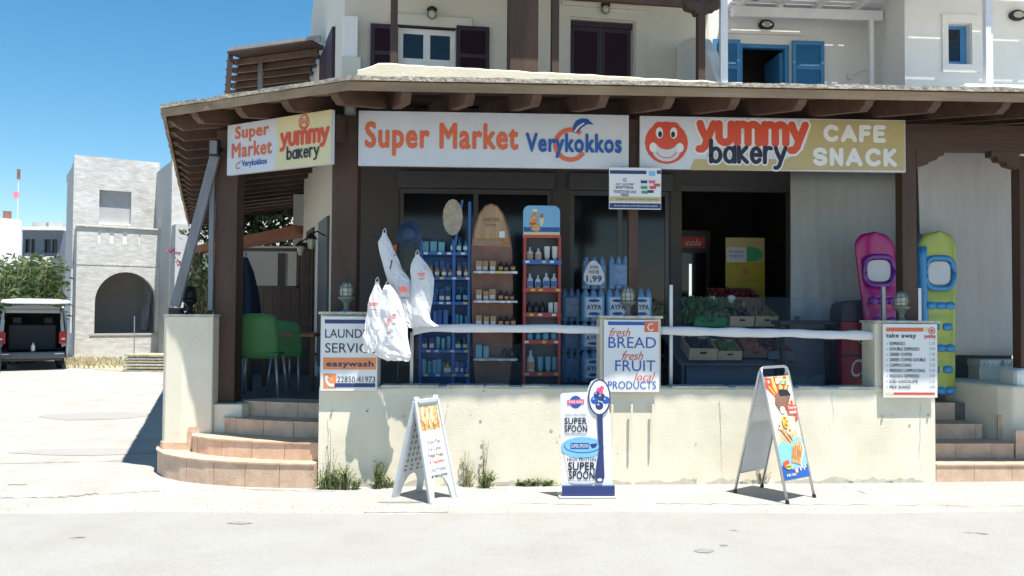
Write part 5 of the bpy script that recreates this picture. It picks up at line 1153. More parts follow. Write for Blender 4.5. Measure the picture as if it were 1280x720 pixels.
def surf_display():
    v = .95; q = PX(FF, v); t_, b_ = 255, 478
    e = lambda x, y: FF.loc(x, y, v)
    t = thing('surfboard_display', 'wooden surfboard shaped display stand with four small shelves', 'display rack', FF, (e(614, 470)[0], v, .715))
    ol = [(614, 254), (606, 257), (598, 268), (592, 285), (589, 310), (589, 340), (590, 400), (592, 450), (596, 478), (634, 478), (640, 450), (641, 400), (641, 340), (640, 310), (636, 285), (630, 268), (622, 257)]
    part('board', MB().prism([(e(x, min(y, 478))[0], e(x, y)[1] if y < 478 else .716) for x, y in ol], v, v + .03), M['wdark'], t, bevel=.004)
    P = Print(vsurf(v), t)
    P.poly(M['wood'], [e(*p) for p in ((614, 256), (607, 259), (600, 269), (595, 285), (592.5, 300), (636, 300), (633, 285), (628, 269), (621, 259))], 1); P.poly(M['breadd'], [e(*p) for p in ((591, 298), (637, 298), (638, 309), (590, 307))], 2)
    P.text(M['wdark'], 'CAROTEN', *q(604, 272, 624, 277), bold=.03, lay=2); P.text(M['wdark'], 'Urban', *q(607, 278.5, 620, 283), bold=.01, lay=2); P.poly(M['signw'], [e(*p) for p in ((624, 289), (631, 289), (631, 297), (624, 297))], 2.5)
    P.text(M['greyp'], 'carroten', *q(594, 300, 628, 306), bold=.02, lay=3); P.done()
    for i, y in enumerate((340, 376, 408, 447)):
        z = e(614, y)[1]; a, b = e(592, y)[0], e(646, y)[0]; sf = part('shelf', MB().box(a, b, v - .20, v - .002, z - .022, z), M['plast'], t, bevel=.003); price_tags(t, a, b, v - .2005, z + .004, 4)
        od = ['top', 'second', 'third', 'bottom'][i]
        if i < 3:
            shelf_goods(FF, v - .10, 594, 621, y, 3, 'box', 14, TG_, f'tan and white carton on the {od} shelf of the surfboard stand', 'cream_carton', 'box', W_)
            shelf_goods(FF, v - .10, 622, 645, y, 3, 'bottle', 13, BK_, f'dark brown oil bottle on the {od} shelf of the surfboard stand', 'oil_bottle', 'bottle', OR_)
        else:
            shelf_goods(FF, v - .10, 594, 612, y, 2, 'box', 16, LB_, 'aqua carton on the bottom shelf of the surfboard stand', 'gel_carton', 'box')
            shelf_goods(FF, v - .10, 626, 644, y, 2, 'bottle', 12, BK_, 'small dark bottle on the bottom shelf of the surfboard stand', 'oil_bottle', 'bottle')
surf_display()
def blue_rack():
    v = 1.0; q = PX(FF, v); e = lambda x, y: FF.loc(x, y, v)
    a, b = e(524, 350)[0], e(588, 350)[0]; zt = e(580, 252)[1]; zl = e(540, 300)[1]
    t = thing('blue_display_rack', 'tall blue metal display rack crowded with small blue and amber goods', 'display rack', FF, ((a + b) / 2, v, .715))
    for x, z in ((a, zl), (b - .03, zt), (e(566, 300)[0], zl)): part('upright', MB().box(x, x + .03, v, v + .03, .716, z), M['rackblue'], t); part('upright', MB().box(x, x + .03, v + .26, v + .29, .716, z), M['rackblue'], t)
    part('brace', MB().bar((e(569, 300)[0], v + .01, zl - .05), (e(578, 250)[0], v + .01, e(578, 250)[1]), .025, .025, Vector((0, 1, 0))), M['rackblue'], t)
    part('back_sheet', MB().box(a, b, v + .291, v + .30, .716, zl), M['rackblue'], t)
    ys = (315, 346, 377, 408, 437, 467)
    for y in ys: z = e(556, y)[1]; part('shelf', MB().box(a + .001, b - .001, v - .01, v + .288, z - .035, z), M['rackblue'], t, bevel=.003); price_tags(t, a, b, v - .0105, z, 4)
    nm = ['top', 'second', 'third', 'fourth', 'fifth', 'bottom']; NV = mat('navy_goods', (.02, .04, .13), .4, .1); TU = mat('turquoise_goods', (.05, .30, .42), .4, .1); GN = mat('green_goods', (.05, .20, .09), .4, .1); YL = mat('yellow_goods', (.50, .38, .06), .4, .1)
    G = [(315, [(527, 556, 3, 'box', 13, LB_, 'pale aqua carton', None), (562, 586, 3, 'bottle', 15, TU, 'turquoise bottle', W_)]), (346, [(527, 550, 3, 'bottle', 14, OR_, 'amber jar', W_), (551, 567, 2, 'bottle', 12, TG_, 'tan jar', W_), (570, 586, 2, 'bottle', 14, OR_, 'small amber bottle', W_)]),
         (377, [(527, 547, 3, 'bottle', 18, BL_, 'deep blue bottle', None), (548, 565, 2, 'box', 14, NV, 'navy carton', W_), (569, 586, 2, 'bottle', 16, NV, 'navy bottle', LB_)]), (408, [(527, 560, 5, 'box', 20, BL_, 'slim deep blue carton', None), (568, 586, 3, 'tube', 15, TU, 'turquoise tube', None)]),
         (437, [(527, 543, 2, 'box', 15, NV, 'navy box', W_), (544, 564, 3, 'tube', 16, LB_, 'pale aqua tube', None), (568, 586, 2, 'bottle', 14, GN, 'green bottle', W_)]), (467, [(527, 552, 4, 'box', 18, LB_, 'aqua booklet carton', None), (553, 566, 1, 'bottle', 14, YL, 'yellow bottle', W_), (568, 586, 3, 'box', 15, BL_, 'deep blue box', W_)])]
    for i, (y, rows) in enumerate(G):
        for x0, x1, n, kd, hp, m, k, bd in rows: shelf_goods(FF, v + .05, x0, x1, y, n, kd, hp, m, f'{k} on the {nm[i]} shelf of the blue rack', k.split()[-1] if k.split()[-1] != 'carton' else 'goods_carton', k.split()[-1], band=bd)
        shelf_goods(FF, v + .17, 528, 585, y, 8, 'box', rnd.uniform(14, 21), [NV, BL_, TU][i % 3], f'carton in the back row on the {nm[i]} shelf of the blue rack', 'back_carton', 'carton')
    # hanging things at the top
    u, z = e(566, 272); solo('beach_bat_set', MB().add([(x[0], v - .04 + y, x[1]) for y in (0, .03) for x in [(u + .11 * math.cos(k * PI / 8), z + .20 * math.sin(k * PI / 8)) for k in range(16)]], [tuple(range(16)), tuple(range(31, 15, -1))] + [(i, (i + 1) % 16, (i + 1) % 16 + 16, i + 16) for i in range(16)]), mat('pale_net', (.42, .36, .28), .7, .3, 12), 'pale oval netted beach item standing on top of the blue rack', 'beach toy', FF)
    u, z = FF.loc(512, 293, .7); mm = Matrix.Translation((u, .7, z)) @ Matrix.Rotation(R(90), 4, 'X')
    h = MB().lathe([(.14, 0), (.135, .012), (.08, .02), (.075, .07), (.05, .09), (.002, .095)], (0, 0, 0), 20); h.v = [tuple(mm @ Vector(p)) for p in h.v]
    solo('dark_blue_hat', h, mat('navy_canvas', (.04, .07, .14), .7, .2, 20), 'round dark blue brimmed hat hanging beside the blue rack', 'hat', FF, smooth=True)
    c = e(545, 293); solo('hat_hook', MB().bar((FF.loc(512, 284, .74)[0], .74, FF.loc(512, 284, .7)[1]), (a + .02, v, zl - .02), .02, .02), M['steel'], 'pale metal arm holding the round dark blue hat', 'hook', FF)
blue_rack()

def water_packs():
    def pack(x0, y0, x1, y1, v, label, price=False):
        a, b, z0, z1 = FF.rect(x0, y0, x1, y1, v); n = 3; r_ = (b - a) / n / 2; h = z1 - z0
        t = thing('water_pack', label, 'water pack', FF, ((a + b) / 2, v + r_ * 2, z0), group='shrink wrapped packs of water bottles')
        for i in range(n):
            for j in range(2):
                c = (a + r_ * (2 * i + 1), v + r_ + r_ * 2 * j, z0); part('bottle', MB().lathe([(r_ * .85, 0), (r_ * .97, .02), (r_ * .97, h * .3), (r_ * .88, h * .35), (r_ * .97, h * .4), (r_ * .97, h * .74), (r_ * .72, h * .90), (r_ * .40, h * .93), (r_ * .40, h)], c, 10), M['pet'], t, smooth=True)
        if price:
            part('shrink_wrap', MB().box(a + .004, b - .004, v - .006, v + r_ * 4 + .006, z0 + h * .08, z0 + h * .80), mat('pale_blue_wrap', (.14, .27, .46), .25, .25, 14), t, bevel=.03)
        if not price:
            P = Print(vsurf(v - .004), t); P.rect(M['lblue'], a + .02, b - .02, z0 + h * .12, z0 + h * .76, 1); P.ell(M['blue2'], (a + b) / 2, z0 + h * .24, (b - a) * .25, h * .05, 3); P.ell(M['blue2'], (a + b) / 2, z0 + h * .64, (b - a) * .25, h * .05, 3)
            P.rect(M['signw'], a + .04, b - .04, z0 + h * .14, z0 + h * .72, 2); P.text(M['navy'], 'AYPA', a + (b - a) * .18, b - (b - a) * .18, z0 + h * .36, z0 + h * .52, bold=.03, lay=4); P.done()
        return t
    v = 1.2
    zb = FF.loc(750, 478, v)[1]
    pack(728, 438, 757, 478, v, 'water pack at the floor beside the red rack'); pack(727, 402, 757, 438, v, 'water pack in the middle of the stack beside the red rack')
    pack(728, 361, 757, 402, v, 'water pack with a white label under the 1,99 price sign'); pack(758, 361, 786, 402, v, 'water pack between the price sign stack and the middle post'); pack(788, 361, 816, 402, v, 'water pack just past the middle post')
    pack(758, 402, 786, 440, v, 'water pack in the second row behind the bread sign'); pack(788, 402, 816, 440, v, 'water pack in the second row past the middle post'); pack(758, 440, 816, 478, v, 'wide water pack at the floor behind the bread sign')
    pack(729, 321, 758, 361, v, 'topmost water pack carrying the 1,99 price sign', True); pack(761, 320, 787, 361, v, 'topmost water pack beside the middle post', True)
    pack(703, 361, 727, 402, v + .25, 'water pack in shade nearest the red rack', True); pack(703, 402, 727, 440, v + .25, 'water pack in the second row nearest the red rack', True); pack(703, 440, 727, 478, v + .25, 'lowest water pack nearest the red rack', True)
    q = PX(FF, v - .03); e = lambda x, y: FF.loc(x, y, v - .03)
    pts = [(735, 356), (729.5, 350), (730, 342), (734, 332), (738, 327), (742, 325.5), (746, 327), (751, 333), (755, 342), (756, 350), (752, 356)]
    a = e(742, 340); t = thing('price_sign', 'white bell shaped price card reading 1,99 on the water packs', 'price sign', FF, (a[0], v - .03, a[1])); part('card', MB().prism([e(*p) for p in pts], v - .03, v - .026), M['signw'], t)
    P = Print(vsurf(v - .03), t); P.text(M['navy'], 'AYPA', *q(737, 332, 748, 336), bold=.02); P.text(M['navy'], 'WATER', *q(736, 338, 749, 342), bold=.02); P.text(M['navy'], '1,99', *q(733, 344.5, 752, 353.5), bold=.04); P.done()
water_packs()

def wind_screens():
    def post(px, y0, y1, v, lb):
        a, z0 = FF.loc(px, y1, v); z1 = FF.loc(px, y0, v)[1]; return a, z0, z1
    t = None
    for x0, x1, y0, lb in ((838.5, 1104, 356, 'clear glass wind screen in front of the fruit crates with bare steel posts'), (515, 748, 415, 'low clear glass wind screen in front of the display racks')):
        v = .52; a, zt = FF.loc(x0, y0, v); b = FF.loc(x1, y0, v)[0]
        t = thing('wind_screen', lb, 'wind screen', FF, ((a + b) / 2, v, .72))
        for x in (a, b): part('post', MB().box(x - .018, x + .018, v - .02, v + .02, .72, zt), M['steel'], t, bevel=.003)
        part('glass_pane', MB().box(a + .019, b - .019, v - .004, v + .004, .76, zt - .12), M['pane'], t)
    a, z = FF.loc(1148.5, 360, .5); solo('steel_post', MB().box(a - .018, a + .018, .48, .52, .72, z), M['steel'], 'short bare steel post beside the yellow inflatable mattress', 'post', FF, bevel=.003)
    p = pt(291, 362, 9.2); solo('steel_post', MB().box(p.x - .022, p.x + .022, 9.33, 9.37, .715, p.z), M['steel'], 'slim bare steel post in front of the green chairs', 'post', bevel=.003)
wind_screens()

def fruit_stall():
    v = 1.5
    def crate(x0, x1, y1, v, h, mm, fruit, label, fc, tilt=18, dp=.42, fr_=.035, nf=40):
        a, z = FF.loc(x0, y1, v); b = FF.loc(x1, y1, v)[0]; t = thing('fruit_crate', label, 'crate', FF, ((a + b) / 2, v, z))
        X = Matrix.Translation((a, v, z)) @ Matrix.Rotation(R(tilt), 4, 'X'); w_ = b - a
        part('crate_front', MB().box(0, w_, 0, .012, 0, h, X), mm, t); part('crate_side', MB().box(0, .012, .013, dp, 0, h, X), mm, t); part('crate_side', MB().box(w_ - .012, w_, .013, dp, 0, h, X), mm, t); part('crate_back', MB().box(.013, w_ - .013, dp - .012, dp, 0, h, X), mm, t); part('crate_base', MB().box(.013, w_ - .013, .013, dp - .013, 0, .01, X), mm, t)
        part('hand_slot', MB().box(w_ * .38, w_ * .62, -.003, -.0005, h * .55, h * .72, X), M['blkp'], t)
        mb = MB()
        for i in range(nf): c = X @ Vector((rnd.uniform(.04, w_ - .04), rnd.uniform(.04, dp - .05), h * rnd.uniform(.55, 1.05))); mb.ball(c, fr_ * rnd.uniform(.8, 1.15), 7, 4)
        solo(fruit, mb, fc, f'{fruit.replace("_", " ")} piled in the {label.split(" ", 1)[1] if label.startswith("the") else label}'[:90], 'produce', FF, kind='stuff', smooth=True)
    G = lambda n, c: mat(n, c, .5, .3, 20)
    crate(861, 896, 450, 1.35, .14, M['crate'], 'dark_aubergines', 'cardboard crate on the front edge by the steel post', G('aubergine', (.03, .015, .03)))
    crate(897, 927, 450, 1.40, .11, M['crate'], 'green_grapes', 'pale wooden crate with printed front', G('grape_green', (.14, .17, .04)))
    crate(929, 958, 447, 1.42, .10, M['wdark'], 'ripe_peaches', 'brown crate of peaches', G('peach', (.42, .12, .05)))
    crate(960, 992, 449, 1.42, .10, M['flatgrey'], 'red_tomatoes', 'grey plastic crate of tomatoes', G('tomato', (.30, .03, .02)))
    crate(912, 942, 408, 1.95, .13, M['crate'], 'dark_plums', 'upper pale crate of plums', G('plum', (.03, .01, .03)))
    crate(944, 972, 408, 1.97, .13, M['crate'], 'brown_potatoes', 'upper crate of potatoes', G('potato', (.22, .14, .07)))
    crate(868, 908, 408, 1.95, .12, M['greenp'], 'pale_melons', 'upper green crate of melons', G('melon', (.20, .22, .09)), fr_=.06, nf=14)
    crate(892, 950, 385, 2.25, .14, M['wdark'], 'red_peppers', 'back crate of red peppers', G('pepper', (.16, .015, .02)), nf=60)
    a, z = FF.loc(848, 452, 1.45); b = FF.loc(996, 452, 1.45)[0]
    t = thing('produce_stand', 'low dark slanted stand carrying the fruit crates', 'stand', FF, ((a + b) / 2, 1.5, .716)); part('stand_top', MB().prism([(0, 0), (1, 0), (1, .02), (0, .02)], 0, 1, Matrix.Translation((a, 1.38, z - .04)) @ Matrix.Rotation(R(18), 4, 'X') @ Matrix.Diagonal((b - a, 1.0, 1, 1))), M['flatgrey'], t)
    for x in (a + .05, b - .09): part('leg', MB().box(x, x + .04, 1.5, 1.54, .716, z - .02), M['flatgrey'], t); part('leg', MB().box(x, x + .04, 2.1, 2.14, .716, z + .18), M['flatgrey'], t)
    part('skirt', MB().box(a + .1, b - .1, 1.46, 1.47, .75, z - .05), M['flatgrey'], t)
    # leafy greens heap
    mb = MB(); a, z = FF.loc(878, 392, 2.05)
    for i in range(420):
        c = Vector((a + rnd.gauss(0, .18), 2.05 + rnd.gauss(0, .07), z + rnd.uniform(-.14, .14))); d = Vector((rnd.uniform(-1, 1), rnd.uniform(-1, .2), rnd.uniform(.2, 1.2))).normalized() * .11; s = d.cross(Vector((0, 0, 1))).normalized() * .022; mb.add([c, c + d * .5 + s, c + d, c + d * .5 - s], [(0, 1, 2, 3)])
    solo('leafy_greens', mb, mat('lettuce', (.10, .26, .06), .6, .4, 8), 'heap of long leafy greens above the melon crate', 'greens', FF, kind='stuff')
    # white paper bags/cloth tops
    for px, py, lb in ((891, 374, 'small white paper bag standing above the leafy greens'), (914, 373, 'small white paper bag above the red peppers')):
        a, z = FF.loc(px, py + 6, 2.2); solo('paper_bag', MB().prism([(a - .04, z), (a + .04, z), (a + .05, z + .07), (a + .01, z + .1), (a - .045, z + .09)], 2.17, 2.23), M['signw'], lb, 'paper bag', FF)
fruit_stall()

def cooler_and_poster():
    v = 3.6; a, b, z0, z1 = FF.rect(848, 288, 888, 440, v)
    t = thing('drinks_cooler', 'dark drinks cooler with a glowing red header in the doorway', 'cooler', FF, ((a + b) / 2, v, .716))
    part('cabinet', MB().wall(a, b, .716, z1, [(a + .05, b - .05, 1.0, z1 - .32)], v, v + .5), M['blkp'], t, bevel=.01); part('door_glass', MB().box(a + .05, b - .05, v + .02, v + .03, 1.0, z1 - .32), M['dglass'], t)
    q = FF.rect(852, 296, 881, 310, v); part('lit_header', MB().box(q[0], q[1], v - .02, v - .001, q[2], q[3]), mat('lit_red_header', (.25, .01, .012), .4, .1, emit=.06), t)
    P = Print(vsurf(v - .02), t); P.text(M['signw'], 'cola', *FF.rect(857, 299, 876, 307, v - .02), bold=.0, shear=.3); P.done()
    q = FF.rect(861.5, 330, 864.5, 370, v - .01); part('lit_strip', MB().box(q[0], q[1], v - .012, v - .002, q[2], q[3]), mat('cooler_lamp', (.8, .9, .85), .4, .02, emit=.55), t)
    v = 2.75; q = PX(FF, v); a, b, z0, z1 = q(907, 297, 956, 376)
    t = thing('yellow_poster', 'dim yellow poster with a white upper half standing in the doorway', 'poster', FF, ((a + b) / 2, v, z0)); part('poster_board', MB().box(a, b, v, v + .01, .9, z1), mat('dim_yellow_card', (.38, .30, .02), .6), t); P = Print(vsurf(v), t)
    P.rect(M['tanf'], *q(908, 298, 955, 328)); P.ell(M['greenp'], *FF.loc(938, 318, v), .17, .1, 2); P.rect(M['plast'], *q(908, 309, 933, 328), lay=3); P.text(M['blue2'], 'frozen', *q(911, 312, 930, 316), lay=4); P.text(M['blue2'], 'yogurt', *q(911, 318, 930, 323), lay=4)
    P.ell(M['breadd'], *FF.loc(932, 340, v), .045, .05, 2); P.text(M['breadd'], 'pure Greek delight', *q(920, 348, 944, 352), lay=2); P.done()
cooler_and_poster()

def tarps():
    def drape(x0, y0, x1, y1, v, m, name, label, seed, amp, n=70, hem=None):
        a, b, z0, z1 = FF.rect(x0, y0, x1, y1, v); z0 = hem or z0; k = 14; vs = []
        for j in range(k + 1):
            z = z0 + (z1 - z0) * j / k
            for i in range(n + 1):
                u = a + (b - a) * i / n; f = noise.noise(Vector((u * 5 + seed + (z - z0) * .5, seed, z * .25))) * amp + noise.noise(Vector((u * 14 + (z - z0) * .4, seed + 3, z * .3))) * amp * .35; vs.append((u, v + f, z))
        fs = [(j * (n + 1) + i, j * (n + 1) + i + 1, (j + 1) * (n + 1) + i + 1, (j + 1) * (n + 1) + i) for j in range(k) for i in range(n)]
        o = solo(name, MB().add(vs, fs), m, label, 'tarp', FF, smooth=True); md = o.modifiers.new('thick', 'SOLIDIFY'); md.thickness = .002
    drape(988, 214, 1140, 478, 1.55, M['tarpd'], 'fabric_screen', 'dark grey hanging fabric screen behind the pink inflatable mattress', 3, .035, hem=.75)
    drape(1149, 176, 1277, 444, 1.22, M['tarp'], 'plastic_tarp', 'pale grey hanging plastic tarp over the side steps with long folds', 9, .07, hem=None)
tarps()

def inflatables():
    def mattress(cx, yt, yb, wpx, v, m, m2, label, tilt, seed):
        e = lambda x, y: FF.loc(x, y, v); z1 = e(cx, yt)[1]; z0 = e(cx, yb)[1]; u0 = e(cx, (yt + yb) / 2)[0]; s = (e(cx + 10, 350)[0] - e(cx, 350)[0]) / 10
        t = thing('inflatable_mattress', label, 'inflatable', FF, (u0, v, z0), group='inflatable pool mattresses')
        H = z1 - z0; W2 = wpx * s / 2
        def prof(f):   # half width along height 0..1
            return W2 * (.82 + .18 * f) * (1 if f < .86 else max(.0, 1 - ((f - .86) / .14) ** 2.4) ** .42 * .99 + .01) * (min(1, (f / .05) ** .5) if f < .05 else 1)
        n, k = 60, 20; vs = []; cav = lambda f, s_: f > .62 and f < .82 and abs(s_) < .62
        for i in range(n + 1):
            f = i / n; w_ = prof(f)
            for j in range(k):
                a = 2 * PI * j / k; c, sn = math.cos(a), math.sin(a); rib = .018 * abs(math.cos(f * 22)) if f < .6 else 0
                th = .055 + rib
                if cav(f, c) : th *= .35
                vs.append((u0 + c * w_ + tilt * (f - .5) * H, v - sn * th, z0 + f * H))
        part('mattress_body', MB().add(vs, [(i * k + j, i * k + (j + 1) % k, (i + 1) * k + (j + 1) % k, (i + 1) * k + j) for i in range(n) for j in range(k)] + [tuple(range(k)), tuple(range(n * k + k - 1, n * k - 1, -1))]), m, t, smooth=True)
        # ring round the head window
        cz = z0 + .74 * H; cu = u0 + tilt * .24 * H; pts = [(cu + W2 * .70 * math.copysign(abs(math.cos(a)) ** .6, math.cos(a)), v - .05, cz + H * .095 * math.copysign(abs(math.sin(a)) ** .6, math.sin(a))) for a in [i * PI / 12 for i in range(25)]]
        part('pillow_ring', MB().tube(pts, .032, 8), m2, t, smooth=True)
        part('pillow', MB().prism([(x * 0.0 + cu + (x - cu) * .8, cz + (z - cz) * .75) for x, _, z in pts[:-1]], v - .045, v - .028), M['plast'], t)
        if m is M['yel']: part('edge_tube', MB().tube([(u0 - prof(f / 20) * .84 + tilt * (f / 20 - .5) * H, v - .03, z0 + f / 20 * H) for f in range(1, 19)], .05, 8), m2, t, smooth=True)
        for r_ in range(5):
            f = .54 - r_ * .13; 
            for c in ((-.33, .33) if r_ % 2 else (-.45, 0, .45)):
                p = (u0 + tilt * (f - .5) * H + c * W2, v - .072, z0 + f * H); part('cup_spot', MB().lathe([(.002, -.045), (.055, -.032), (.060, .0), (.055, .032), (.002, .045)], p, 10, 1, .35), m2, t, smooth=True)
    mattress(1101, 290, 478, 52, 1.05, M['pink'], M['pinkd'], 'pink and purple inflatable mattress standing upright behind the menu pier', -.10, 1)
    mattress(1172, 289, 492, 50, 1.05, M['yel'], M['bluei'], 'yellow and blue inflatable mattress standing upright by the side steps', .0, 2)
    a, z = FF.loc(1153, 292, 1.14); z0 = FF.loc(1150, 480, 1.14)[1]
    solo('folded_inflatable', MB().lathe([(.03, z0), (.07, z0 + .1), (.075, z - .4), (.05, z - .1), (.01, z)], (a, 1.16, 0), 12, 1, .6), M['bluei'], 'narrow blue inflatable squeezed behind the yellow mattress', 'inflatable', FF, smooth=True)
inflatables()

def red_cooler():
    v = 1.15; a, b, z0, z1 = FF.rect(1052, 402, 1091, 480, v)
    t = thing('red_drinks_chest', 'dark red drinks chest with black rounded lid and white script', 'cooler', FF, ((a + b) / 2, v, .716))
    part('cabinet', MB().box(a, b, v, v + .4, .72, z1), mat('dark_red_metal', (.30, .012, .02), .35, .1), t, bevel=.01)
    e = lambda x, y: FF.loc(x, y, v); part('lid', MB().prism([e(*p) for p in ((1051, 402), (1051, 388), (1053, 381), (1058, 377), (1068, 375), (1078, 375), (1090, 376), (1090, 402))], v - .01, v + .3), M['blkp'], t, bevel=.01)
    part('seam', MB().box(a, b, v - .004, v - .0005, e(1070, 446)[1], e(1070, 443)[1]), M['blkp'], t)
    P = Print(vsurf(v), t); P.text(M['signw'], 'Co', *FF.rect(1064, 449, 1086, 471, v), shear=.3); P.ring(M['signw'], *e(1079, 425), .06, .05, .012, lay=1); P.done()
    # dark counter with small things left of it
    a, b, z0, z1 = FF.rect(975, 401, 1050, 406, 1.2); t = thing('counter_table', 'long dark counter table in front of the fabric screen', 'table', FF, ((a + b) / 2, 1.2, .716)); part('table_top', MB().box(a, b, 1.2, 1.5, z0, z1), M['blkp'], t, bevel=.004)
    for x in (a + .03, b - .07): part('leg', MB().box(x, x + .04, 1.24, 1.28, .716, z0), M['blkp'], t); part('leg', MB().box(x, x + .04, 1.42, 1.46, .716, z0), M['blkp'], t)
    part('side_panel', MB().box(a + .08, b - .08, 1.46, 1.47, 1.0, z0 - .05), M['bumper'], t)
    a, b, z0, z2 = FF.rect(998, 395, 1026, 401, 1.28); solo('flat_box', MB().box(a, b, 1.25, 1.4, z1 + .001, z2), M['flatgrey'], 'flat grey box lying on the dark counter', 'box', FF, bevel=.004)
red_cooler()

def side_garden_wall():
    v = 1.9; a, b, z0, z1 = FF.rect(1190, 449, 1300, 520, v)
    t = thing('terrace_wall', 'low white topped wall behind the plastic tarp with dry grass on it', 'wall', FF, ((a + b) / 2, v, 0)); part('wall_body', MB().box(a, b + 2, 1.33, 1.55, -.1, z1 - .06), M['cream'], t)
    zc = FF.loc(1230, 450, 1.3)[1]; part('wall_top', MB().box(a, b + 2, 1.30, 1.58, z1 - .0595, zc), M['white'], t, bevel=.01)
    a2 = FF.loc(1230, 452, 1.3)[0]; mb = MB()
    for i in range(60):
        u = a + rnd.uniform(.0, 1.0); h = rnd.uniform(.03, .12); l = rnd.uniform(-.03, .03); mb.add([(u, 1.285, zc - .07 + h * .1), (u + .008, 1.285, zc - .07), (u + l, 1.28, zc - .07 + h)], [(0, 1, 2)])
    solo('dry_grass_tuft', mb, M['dry'], 'dry grass stalks along the white topped wall', 'grass', FF, kind='stuff')
side_garden_wall()

# ============================================================ cafe corner seen between the posts
def cafe():
    def chair(x, y, rz, label):
        f2 = Fr(x, y, rz); t = thing('cafe_chair', label, 'chair', f2, (0, 0, .716), group='green plastic cafe chairs'); z = .716
        part('seat', MB().slab([(-.22, -.21), (.22, -.21), (.20, .22), (-.20, .22)], z + .43, z + .455), M['gchair'], t, bevel=.01)
        n = 8; vs = []
        for j in range(7):
            h = j / 6; w_ = .225 - .03 * h ** 3
            for i in range(n + 1): s = -1 + 2 * i / n; vs.append((s * w_, -.20 - .06 * h + .05 * s * s, z + .40 + .46 * h - (.03 * s ** 4 if j == 6 else 0)))
        m = MB().add(vs, [(j * (n + 1) + i, j * (n + 1) + i + 1, (j + 1) * (n + 1) + i + 1, (j + 1) * (n + 1) + i) for j in range(6) for i in range(n)])
        o = part('backrest', m, M['gchair'], t, smooth=True); md = o.modifiers.new('s', 'SOLIDIFY'); md.thickness = .014
        for sx in (-1, 1):
            for sy in (-1, 1): part('leg', MB().tube([(sx * .19, sy * .19, z + .43), (sx * .23, sy * .235, z)], .014, 8), M['chromeleg'], t, smooth=True)
        return t
    p = pt(323, 493, 9.62); cc = chair(p.x, 9.7, R(4), 'green plastic cafe chair with its back to the steps'); cc.scale = (1.1, 1.1, 1.1); p = pt(366, 480, 10.4); chair(p.x, 10.45, R(-20), 'darker green cafe chair standing deeper by the table')
    p = pt(352, 420, 10.3); t = thing('cafe_table', 'square dark wooden cafe table behind the green chairs', 'table', WF, (p.x, 10.4, .716)); part('table_top', MB().box(p.x - .45, p.x + .42, 10.2, 10.95, 1.38, 1.42), M['terr'], t, bevel=.005)
    for sx in (-.4, .36):
        for sy in (10.25, 10.85): part('leg', MB().box(p.x + sx, p.x + sx + .05, sy, sy + .05, .716, 1.379), M['brown'], t)
    q = pt(355, 405, 10.5); solo('flower_pot', MB().lathe([(.05, 0), (.075, .14), (.07, .14)], (q.x, 10.5, 1.421), 10), mat('yellow_green_pot', (.30, .30, .05), .5), 'small yellow green pot on the cafe table', 'pot', smooth=True)
    q = pt(367, 405, 10.6); solo('napkin_box', MB().box(q.x - .06, q.x + .06, 10.6, 10.7, 1.421, 1.50), M['gchair'], 'small green napkin box on the cafe table', 'box', bevel=.006)
    # end partition: wood below, glass above
    Y = 13.2; a = pt(285, 400, Y).x; b = pt(374, 400, Y).x; z1 = pt(330, 357, Y).z; z2 = pt(330, 314, Y).z
    t = thing('end_partition', 'timber and glass wind partition closing the cafe end', 'partition', WF, ((a + b) / 2, Y, .716))
    n = 8
    for i in range(n): x0 = a + (b - a) * i / n; part('panel_board', MB().box(x0 + .003, a + (b - a) * (i + 1) / n - .003, Y, Y + .03, .716, z1 - .03), M['brown'], t)
    part('top_rail', MB().box(a, b, Y - .02, Y + .04, z2, z2 + .05), M['brown'], t); part('mid_rail', MB().box(a, b, Y - .02, Y + .05, z1 - .0295, z1), M['brown'], t); part('glass_pane', MB().box(a + .05, b - .05, Y + .0, Y + .01, z1 + .001, z2 - .001), M['pane'], t)
    for x in (a, b - .05): part('post', MB().box(x, x + .05, Y - .02, Y + .05, .716, z2 + .0), M['brown'], t)
    x0, x1 = pt(376, 350, Y - .2).x, pt(392, 350, Y - .2).x; t = thing('open_door', 'dark brown open door leaf beside the glass partition', 'door', WF, ((x0 + x1) / 2, Y - .2, .716)); part('door_leaf', MB().box(x0, x1, Y - .25, Y - .2, .716, pt(384, 308, Y).z), M['brown'], t, bevel=.005)
    for k in range(3): zz_ = .95 + k * .65; part('door_panel', MB().box(x0 + .05, x1 - .05, Y - .262, Y - .2505, zz_, zz_ + .5), M['brownx'], t, bevel=.004)
    # closed parasol
    q = pt(306, 350, 11.6); t = thing('closed_parasol', 'folded dark blue parasol standing by the post', 'parasol', WF, (q.x, 11.6, .716)); vs = []
    zt = pt(306, 322, 11.6).z; part('pole', MB().tube([(q.x, 11.6, .716), (q.x, 11.6, zt + .08)], .02, 8), M['stain'], t); k = 24; pr = [(.03, zt), (.10, zt - .2), (.16, zt - .5), (.19, zt - .8), (.15, zt - .95)]
    for r_, z in pr:
        for j in range(k): a_ = 2 * PI * j / k; rr = r_ * (1 + .25 * math.cos(a_ * 8)); vs.append((q.x + rr * math.cos(a_), 11.6 + rr * math.sin(a_), z))
    part('canopy', MB().add(vs, [(i * k + j, i * k + (j + 1) % k, (i + 1) * k + (j + 1) % k, (i + 1) * k + j) for i in range(len(pr) - 1) for j in range(k)]), mat('navy_cloth', (.012, .02, .055), .8, .2), t, smooth=True)
    # neighbour wall and tiled lean-to beyond
    t = thing('neighbour_wall', 'sunlit white neighbouring wall with pillar beyond the cafe end', 'wall', WF, (-4.5, 16.5, 0))
